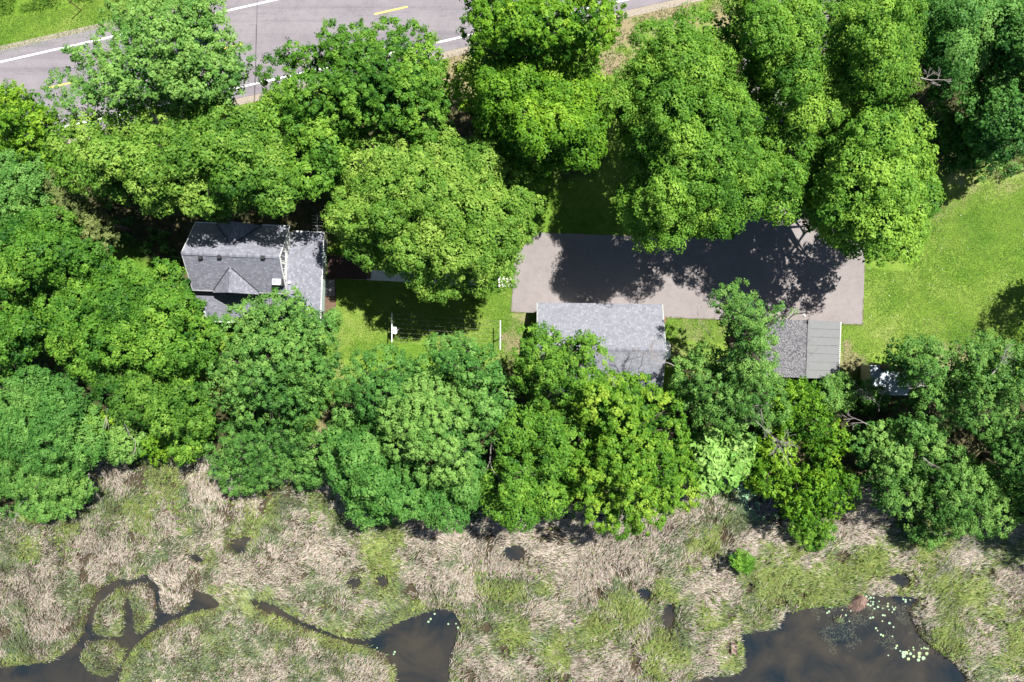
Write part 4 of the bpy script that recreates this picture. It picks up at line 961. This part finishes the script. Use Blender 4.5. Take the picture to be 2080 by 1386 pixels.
LIME = [(60,1120,45),(140,1090,40),(280,1060,50),(330,1000,70),(520,1030,60),(640,1030,35),(670,1050,30),(760,1110,50),(770,1150,30),(800,1090,30),(1010,1200,50),(1105,1190,22),(1100,1155,25),(960,1150,25),
        (1260,1240,60),(1420,1110,50),(1560,1180,90),(1640,1190,80),(1700,1180,70),(1860,1170,80),(1940,1200,90),(1900,1110,60),(2000,1270,80),(1930,1300,70),(2060,1200,60),(1440,1250,50),(1340,1330,60),(1120,1330,50),
        (1030,1290,40),(1480,1330,40),(1330,1210,40),(840,1230,20),(1200,1300,60),(1600,1130,50),(1770,1130,50),(2050,1330,60)]
TANS = [(620,1060,60),(650,1110,50),(500,1160,50),(560,1150,50),(930,1090,80),(1000,1100,60),(1150,1110,90),(1250,1120,90),(1330,1090,70),(1230,1160,60),(1180,1150,70),(400,1010,40),(250,980,40),(1750,1060,60),(860,1080,50),(1080,1090,60),(1400,1060,60),(760,1000,30),(1020,1150,40),(1500,1110,35),(1980,1290,60),(1880,1250,40),(2050,1180,50),(1450,1200,50),(900,1330,50),(960,1370,50),(1230,1350,60),(350,1180,60),(80,1200,60),(200,1120,60),(100,1280,50),(1960,1140,40),(470,1000,40)]
def blob(L, x, y, jit=.5):
    d = np.zeros(len(x)); nz = fbm(x, y, 1.3, 55)
    for px, py, r in L:
        c = U(px, py, -.4); q = np.hypot(x - c[0], y - c[1]) / (r / 22.1); d = np.maximum(d, smooth(1.25, .35, q + (nz - .5) * 1.4))
    return d
ISL = UX([(240,1400),(255,1350),(290,1300),(340,1265),(420,1240),(500,1228),(560,1245),(640,1285),(740,1318),(780,1335),(800,1370),(800,1430)], -.5)
def reed_dir(x, y):
    isl = inside(ISL, x, y)
    a = R_(38) + (fbm(x, y, 5., 91) - .5) * 2.6 + (fbm(x, y, 1.4, 93) - .5) * 1.4
    b = R_(48) + (fbm(x, y, 4., 94) - .5) * 1.0
    return np.where(isl, b, a)
def reed_col(x, y, wd, rg):
    n = len(x); a = fbm(x, y, 2.6, 31, 4); b = fbm(x, y, .55, 37, 3)
    lime = blob(LIME, x, y); tan = blob(TANS, x, y)
    rim = smooth(1.4, .35, wd) * (x < 5) * np.where(inside(ISL, x, y), 1.1, .6)
    right = smooth(2, 16, x) * .08
    pt = np.clip((a - .45) * 2.6 + (b - .5) * 2.0 + .40 + tan * 1.0 - lime * .65 - rim * .7 - right, .04, .96)
    pl = np.clip(lime * .75 + rim * .7 + right + (fbm(x, y, 1.1, 41) - .5) * 1.2 + .12 - tan * .6, .03, .95)
    u = rg.random(n)
    tanc = np.array([.545, .475, .405]); gr = np.array([.195, .245, .125]); lm = np.array([.265, .330, .095]); dg = np.array([.095, .145, .070]); br = np.array([.20, .14, .095])
    is_t = u < pt * .85; is_l = (~is_t) & (rg.random(n) < pl); v = rg.random(n)
    C = np.where(v[:, None] < .35, dg, gr); C = np.where(is_l[:, None], lm, C); C = np.where(is_t[:, None], np.where((v < .16)[:, None], br, tanc), C)
    return C * (.72 + .56 * rg.random((n, 1))) * (1 + (rg.random((n, 3)) - .5) * .12)
def reed_len(x, y, wd, rg):
    l = .66 + .45 * fbm(x, y, 2., 95); l = l * (.7 + .6 * rg.random(len(x)))
    return l * np.where(wd < .45, .6, 1.)
blades('marsh_reeds', 500000, (-50, 50, -38, -11), reed_len, reed_col, 'matted tan and green reeds covering the marsh around the open water', 'reeds', 71, .042, reed_dir)
# leafy lime weeds in the marsh
rg = np.random.default_rng(9); x = -50 + 100 * rg.random(26000); y = -34 + 23 * rg.random(26000)
k = (marsh_sd(x, y) < .3); x = x[k]; y = y[k]; wd = water_sd(x, y); lm = blob(LIME, x, y)
k = (wd > .15) & (rg.random(len(x)) < lm * .30 + .012); x = x[k]; y = y[k]
P = np.stack([x, y, ground_z(x, y) + .45 + .45 * rg.random(len(x))], 1); D = unit(rg.normal(size=P.shape) + [0, 0, 1.])
V, A = leaves(P, D, .11 + .13 * rg.random(len(P)), 11, .125, .4, rg, .5 + rg.normal(size=len(P)) * .2)
o = fast_mesh('marsh_weeds', V, 3, M['grass_y'], None, fattr={'tone': A}, kind='stuff'); o['label'] = 'clumps of leafy lime green weeds scattered among the reeds'; o['category'] = 'weeds'
# tall grass: verge weeds, bank at the right, far side of the road
def tufts(name, poly, dn, hgt, cols, label, seed, z0=0.):
    Pp = UX(poly); rg = np.random.default_rng(seed); mn = Pp.min(0); mx = Pp.max(0); n = int((mx - mn).prod() * dn); q = mn + (mx - mn) * rg.random((n, 2))
    e = edge_dist(Pp, q[:, 0], q[:, 1]); k = inside(Pp, q[:, 0], q[:, 1]) & (e > .3 * rg.random(len(q))); q = q[k]; n = len(q)
    k = fbm(q[:, 0], q[:, 1], 1.0, seed + 3) > .35; q = q[k]; n = len(q)
    a = rg.random(n) * 6.28; L = hgt * (.5 + rg.random(n)); ln = .3 + .6 * rg.random(n); b = np.stack([q[:, 0], q[:, 1], np.full(n, z0)], 1)
    tip = b + np.stack([np.cos(a) * L * ln, np.sin(a) * L * ln, L * np.sqrt(1 - ln ** 2)], 1); s_ = np.stack([-np.sin(a), np.cos(a), 0 * a], 1) * .028
    V = np.stack([b - s_, b + s_, tip], 1).reshape(-1, 3); pick = (fbm(q[:, 0], q[:, 1], 1.5, seed + 9) * 1.4 - .2 + rg.normal(size=n) * .2); ci = np.clip((pick * len(cols)).astype(int), 0, len(cols) - 1)
    C = np.array(cols)[ci] * (.7 + .6 * rg.random((n, 1)))
    o = fast_mesh(name, V, 3, M['reed'], None, vcol=np.repeat(C, 3, 0), kind='stuff'); o['label'] = label; o['category'] = 'grass'; return o
tufts('meadow_grass', [(-200,-80),(260,-80),(190,5),(130,12),(60,28),(0,34),(-200,60)], 130, .55, [(.06,.13,.02),(.09,.19,.02),(.13,.24,.03)], 'tall rough grass along the far side of the road, top left', 201)
tufts('verge_weeds', [(1215,90),(1262,40),(1340,16),(1480,-15),(1480,30),(1400,40),(1320,60),(1290,110),(1240,170),(1215,150)], 70, .22, [(.30,.24,.15),(.22,.19,.09),(.12,.18,.04),(.09,.17,.03)], 'dry weedy grass along the near road verge', 205)
tufts('verge_weeds', [(905,110),(960,95),(965,240),(920,260),(900,200)], 70, .22, [(.30,.24,.15),(.22,.19,.09),(.12,.18,.04)], 'dry grass strip between the road and the dark lawn', 206)
tufts('bank_weeds', [(1950,350),(2060,300),(2300,280),(2300,360),(2080,352),(2010,372)], 110, .4, [(.09,.17,.03),(.14,.2,.05),(.30,.25,.17),(.10,.20,.03)], 'rough weedy bank at the right edge above the mown lawn', 207)
# short blades that give the mown lawn its nap
def lawn_blades():
    regs = [[(1750,660),(1758,545),(1850,552),(1905,420),(1960,380),(2250,330),(2250,690),(1800,710),(1745,770),(1712,740),(1706,660)],
            [(664,610),(690,570),(1042,590),(1036,640),(1075,660),(1045,780),(1000,700),(850,690),(700,730),(690,800)], [(1352,645),(1480,650),(1470,700),(1400,690),(1354,740)],
            [(-200,60),(0,36),(60,30),(140,14),(200,0),(450,-60),(430,20),(190,72),(0,112),(-200,160)], [(610,900),(690,800),(700,840),(660,880),(640,930)]]
    rg = np.random.default_rng(44); Q = []
    for r in regs:
        Pp = UX(r); mn = Pp.min(0); mx = Pp.max(0); n = int((mx - mn).prod() * 170); q = mn + (mx - mn) * rg.random((n, 2)); Q.append(q[inside(Pp, q[:, 0], q[:, 1])])
    q = np.concatenate(Q); n = len(q); a = rg.random(n) * 6.28; L = .05 + .07 * rg.random(n); b = np.stack([q[:, 0], q[:, 1], np.full(n, 0.005)], 1)
    tip = b + np.stack([np.cos(a) * L, np.sin(a) * L, L * .7], 1); s_ = np.stack([-np.sin(a), np.cos(a), 0 * a], 1) * .02
    V = np.stack([b - s_, b + s_, tip], 1).reshape(-1, 3); t = fbm(q[:, 0], q[:, 1], 2.2, 17, 4) + rg.normal(size=n) * .10
    dry = np.zeros(n)
    for px, py, r, am in DRY:
        c = U(px, py); dry = np.maximum(dry, am * smooth(1.2, .3, np.hypot(q[:, 0] - c[0], q[:, 1] - c[1]) / (r / 22.1)))
    A = np.array([.062, .135, .016]); B = np.array([.180, .245, .048]); Dd = np.array([.26, .215, .13])
    f = smooth(.25, .8, t)[:, None]; C = A * (1 - f) + B * f; dm = (rg.random(n) < dry * .6)[:, None]; C = np.where(dm, Dd, C) * (.75 + .5 * rg.random((n, 1)))
    o = fast_mesh('lawn_blades', V, 3, M['reed'], None, vcol=np.repeat(C, 3, 0), kind='stuff'); o['label'] = 'short mown grass on the sunny lawns'; o['category'] = 'grass'
lawn_blades()
def edge_tufts(px_poly, name, label, seed):
    Pp = UX(px_poly); rg = np.random.default_rng(seed); Q = []
    for a, b in zip(Pp[:-1], Pp[1:]):
        L = np.hypot(*(b - a)); n = int(L * 60); t = rg.random((n, 1)); nn = np.array([-(b - a)[1], (b - a)[0]]) / L
        off = (rg.random((n, 1)) - .5) * .10; q = a + (b - a) * t + nn * off; Q.append(q[fbm(q[:, 0], q[:, 1], .5, seed) > .42])
    q = np.concatenate(Q); n = len(q); a = rg.random(n) * 6.28; L = .07 + .10 * rg.random(n); b = np.stack([q[:, 0], q[:, 1], np.full(n, .03)], 1)
    tip = b + np.stack([np.cos(a) * L, np.sin(a) * L, L * .6], 1); s_ = np.stack([-np.sin(a), np.cos(a), 0 * a], 1) * .02
    V = np.stack([b - s_, b + s_, tip], 1).reshape(-1, 3); C = np.where((rg.random(n) < .4)[:, None], np.array([.24, .20, .11]), np.array([.10, .17, .025])) * (.7 + .6 * rg.random((n, 1)))
    o = fast_mesh(name, V, 3, M['reed'], None, vcol=np.repeat(C, 3, 0), kind='stuff'); o['label'] = label; o['category'] = 'grass'
edge_tufts([(1046, 545), (1038, 634), (1089, 636)], 'edge_grass', 'grass creeping over the driveway edge at its left corner', 301)
edge_tufts([(1352, 645), (1752, 660), (1757, 540)], 'edge_grass', 'grass creeping over the lower and right edges of the driveway', 302)
# white clover heads
q = UX([(1760,560),(2100,400),(2100,640),(1760,700)]); mn = q.min(0); mx = q.max(0); rg = np.random.default_rng(8); n = 70; Q = mn + (mx - mn) * rg.random((n, 2)); V = []
for x_, y_ in Q:
    r = .012 + .014 * rg.random(); V += [(x_ - r, y_ - r, .09), (x_ + r, y_ - r, .09), (x_ + r, y_ + r, .1), (x_ - r, y_ + r, .1)]
o = fast_mesh('clover_flowers', np.array(V), 4, M['white'], kind='stuff'); o['label'] = 'tiny white clover flowers dotted over the right lawn'; o['category'] = 'flowers'

# ---------------------------------------------------------------- pond things
def pad_mesh(nm, mat):
    V = [(0, 0, .01)]; n = 12
    for k in range(n + 1):
        t = .22 + (2 * math.pi - .44) * k / n; V.append((math.cos(t), math.sin(t), .012))
    m_ = MB().add(V, [(0, k + 1, k + 2) for k in range(n)]); me = bpy.data.meshes.new(nm); me.from_pydata(m_.v, [], m_.f); me.materials.append(mat); return me
pm = [pad_mesh('lily_pad', M['pad']), pad_mesh('lily_pad_yellow', M['pad2'])]
PADS = [(1690,1235),(1687,1232),(1684,1243),(1680,1246),(1729,1240),(1720,1232),(1718,1249),(1775,1215),(1775,1222),(1783,1232),(1785,1222),(1774,1229),(1776,1237),(1802,1226),(1803,1232),(1812,1234),(1819,1234),(1817,1238),(1812,1244),(1805,1240),(1792,1236),
        (1834,1218),(1838,1219),(1848,1219),(1840,1222),(1798,1249),(1794,1250),(1806,1266),(1814,1274),(1780,1276),(1784,1281),(1790,1289),(1793,1293),(1812,1291),(1821,1312),(1821,1318),(1846,1321),(1848,1329),(1855,1319),(1855,1313),(1868,1327),(1857,1333),(1846,1340),(1868,1334),(1866,1341),(1876,1338),(1883,1328),(1880,1318),(1884,1320),(1872,1317),(1877,1316),(1832,1324),(1836,1327),(1828,1322),(1835,1331),(1839,1325),(1841,1328),
        (1762,1212),(1765,1218),(1758,1210),(1755,1215),(1760,1221),(1764,1227),(1768,1223),(1754,1209),(1750,1212),(1767,1230),(1712,1240),(1768,1215),(1804,1331),(1792,1262),(1773,1254),(1768,1255),(1820,1152),(1828,1150),(872,1264),(883,1246),(876,1258),(926,1267),(931,1276),(910,1268),(766,1316),(800,1330),(803,1324),(1727,1263)]
rg = np.random.default_rng(2)
for i, (px, py) in enumerate(PADS):
    p = U(px + rg.normal() * .8, py + rg.normal() * .8, WZ); big = py > 1325 and px > 1830
    o = bpy.data.objects.new('lily_pad', pm[int(rg.random() < (.4 if big else .2))]); COL.objects.link(o)
    r = (.12 + .08 * rg.random()) if big else (.06 + .06 * rg.random()); o.scale = (r, r * (.9 + .15 * rg.random()), 1); o.location = (p[0], p[1], WZ + .006 + .004 * (i % 5)); o.rotation_euler[2] = rg.random() * 6.28
    if px < 1000: lb, gp = 'small pale lily pad on the brown pool at the bottom centre', 'lily pads on the bottom centre pool'
    elif py > 1300: lb, gp = 'large round lily pad in the cluster along the lower right bank of the pond', 'large lily pads along the lower right pond bank'
    elif px > 1770: lb, gp = 'small lily pad scattered on the pond right of the straw heap', 'lily pads right of the straw heap'
    elif px > 1748: lb, gp = 'small lily pad packed against the right side of the straw heap', 'lily pads packed against the straw heap'
    else: lb, gp = 'small lily pad on the pond left of the straw heap', 'lily pads left of the straw heap'
    tag(o, lb, 'lily pad', gp)
# submerged and emergent stems in the pond
rg = np.random.default_rng(12); Pp = wp([(1650,1236),(1740,1228),(1850,1225),(1850,1262),(1866,1294),(1890,1318),(1850,1335),(1800,1315),(1760,1290),(1720,1330),(1690,1330),(1670,1290)])
mn = Pp.min(0); mx = Pp.max(0); q = mn + (mx - mn) * rg.random((5200, 2)); q = q[inside(Pp, q[:, 0], q[:, 1])]; q = q[fbm(q[:, 0], q[:, 1], 1.3, 6, 3) > .50]
n = len(q); a = rg.random(n) * 6.28; L = .15 + .35 * rg.random(n); b = np.stack([q[:, 0], q[:, 1], np.full(n, WZ - .02)], 1)
tip = b + np.stack([np.cos(a) * L, np.sin(a) * L, .03 + .08 * rg.random(n)], 1); s_ = np.stack([-np.sin(a), np.cos(a), 0 * a], 1) * .012
V = np.stack([b - s_, b + s_, tip], 1).reshape(-1, 3); C = np.array([.15, .13, .11]) * (.4 + 1.1 * rg.random((n, 1))) + np.array([0, .03, 0])
o = fast_mesh('pond_stems', V, 3, M['reed'], None, vcol=np.repeat(C, 3, 0), kind='stuff'); o['label'] = 'tangle of dead stems breaking the surface of the pond'; o['category'] = 'water plants'
# conical straw heap
p = U(1742, 1220, -.1); rg = np.random.default_rng(3); n = 900; t = -2.6 + 2.3 * rg.random(n); apex = np.array([-.1, .75, 1.0]); L = 1.25 + .5 * rg.random(n)
bx = np.stack([np.cos(t) * L * .75, .45 + np.sin(t) * L, np.full(n, -.45)], 1) ; ap = apex + rg.normal(size=(n, 3)) * [.06, .06, .12]; bx = bx + rg.normal(size=(n, 3)) * .05
mid = (bx + ap) / 2 + [0, 0, .12]; s_ = unit(np.cross(bx - ap, [0, 0, 1.])) * .022
V = np.stack([ap, mid + s_, mid - s_, bx, mid - s_, mid + s_], 1).reshape(-1, 3); C = np.array([.40, .27, .21]) * (.5 + .8 * rg.random((n, 1)))
o = fast_mesh('straw_heap', V, 3, M['reed'], None, vcol=np.repeat(C, 6, 0)); o.location = p; tag(o, 'conical heap of reddish straw leaning at the pond edge', 'straw heap')
# box-shaped peat block and log on the pond bank
p = U(1491, 1322, -.3); o = MB().prism([(-.33, -.62, .18), (.33, -.55, .16), (.36, .6, .2), (-.3, .66, .2)], .5).build('peat_block', simple('peat', (.20, .13, .12), .95, .3, 7), None, .05); o.location = p
tag(o, 'flat brown block of peat sticking into the pond from the left bank', 'peat block')
p = U(1478, 1364, -.4); mb = MB(); mb.tube([(0, 0, 0), (-.6, .22, .1), (-1.3, .5, .1)], [.07, .06, .04], 7); o = mb.build('driftwood_log', M['deadwood'], None); o.location = p; tag(o, 'short pale log end in the reeds left of the pond', 'log')
# duckweed patch in the shaded pool
Pp = WATER[12]; mn = Pp.min(0); mx = Pp.max(0); rg = np.random.default_rng(4); q = mn + (mx - mn) * rg.random((9000, 2)); q = q[inside(Pp, q[:, 0], q[:, 1])]; q = q[fbm(q[:, 0], q[:, 1], 1.4, 19) > .36]; n = len(q)
a = rg.random(n) * 6.28; r = .05; V = np.stack([np.stack([q[:, 0] + np.cos(a + k * 2.09) * r, q[:, 1] + np.sin(a + k * 2.09) * r, np.full(n, WZ + .006) + rg.random(n) * .01], 1) for k in range(3)], 1).reshape(-1, 3)
o = fast_mesh('duckweed', V, 3, M['duck'], None, kind='stuff'); o['label'] = 'pale green duckweed skin on the shaded pool below the sumacs'; o['category'] = 'duckweed'
tot = sum(len(o.data.loops) - 2 * len(o.data.polygons) for o in COL.objects if o.type == 'MESH')
print('done', round(time.time() - T00, 1), 's; triangles', tot, 'objects', len(COL.objects))
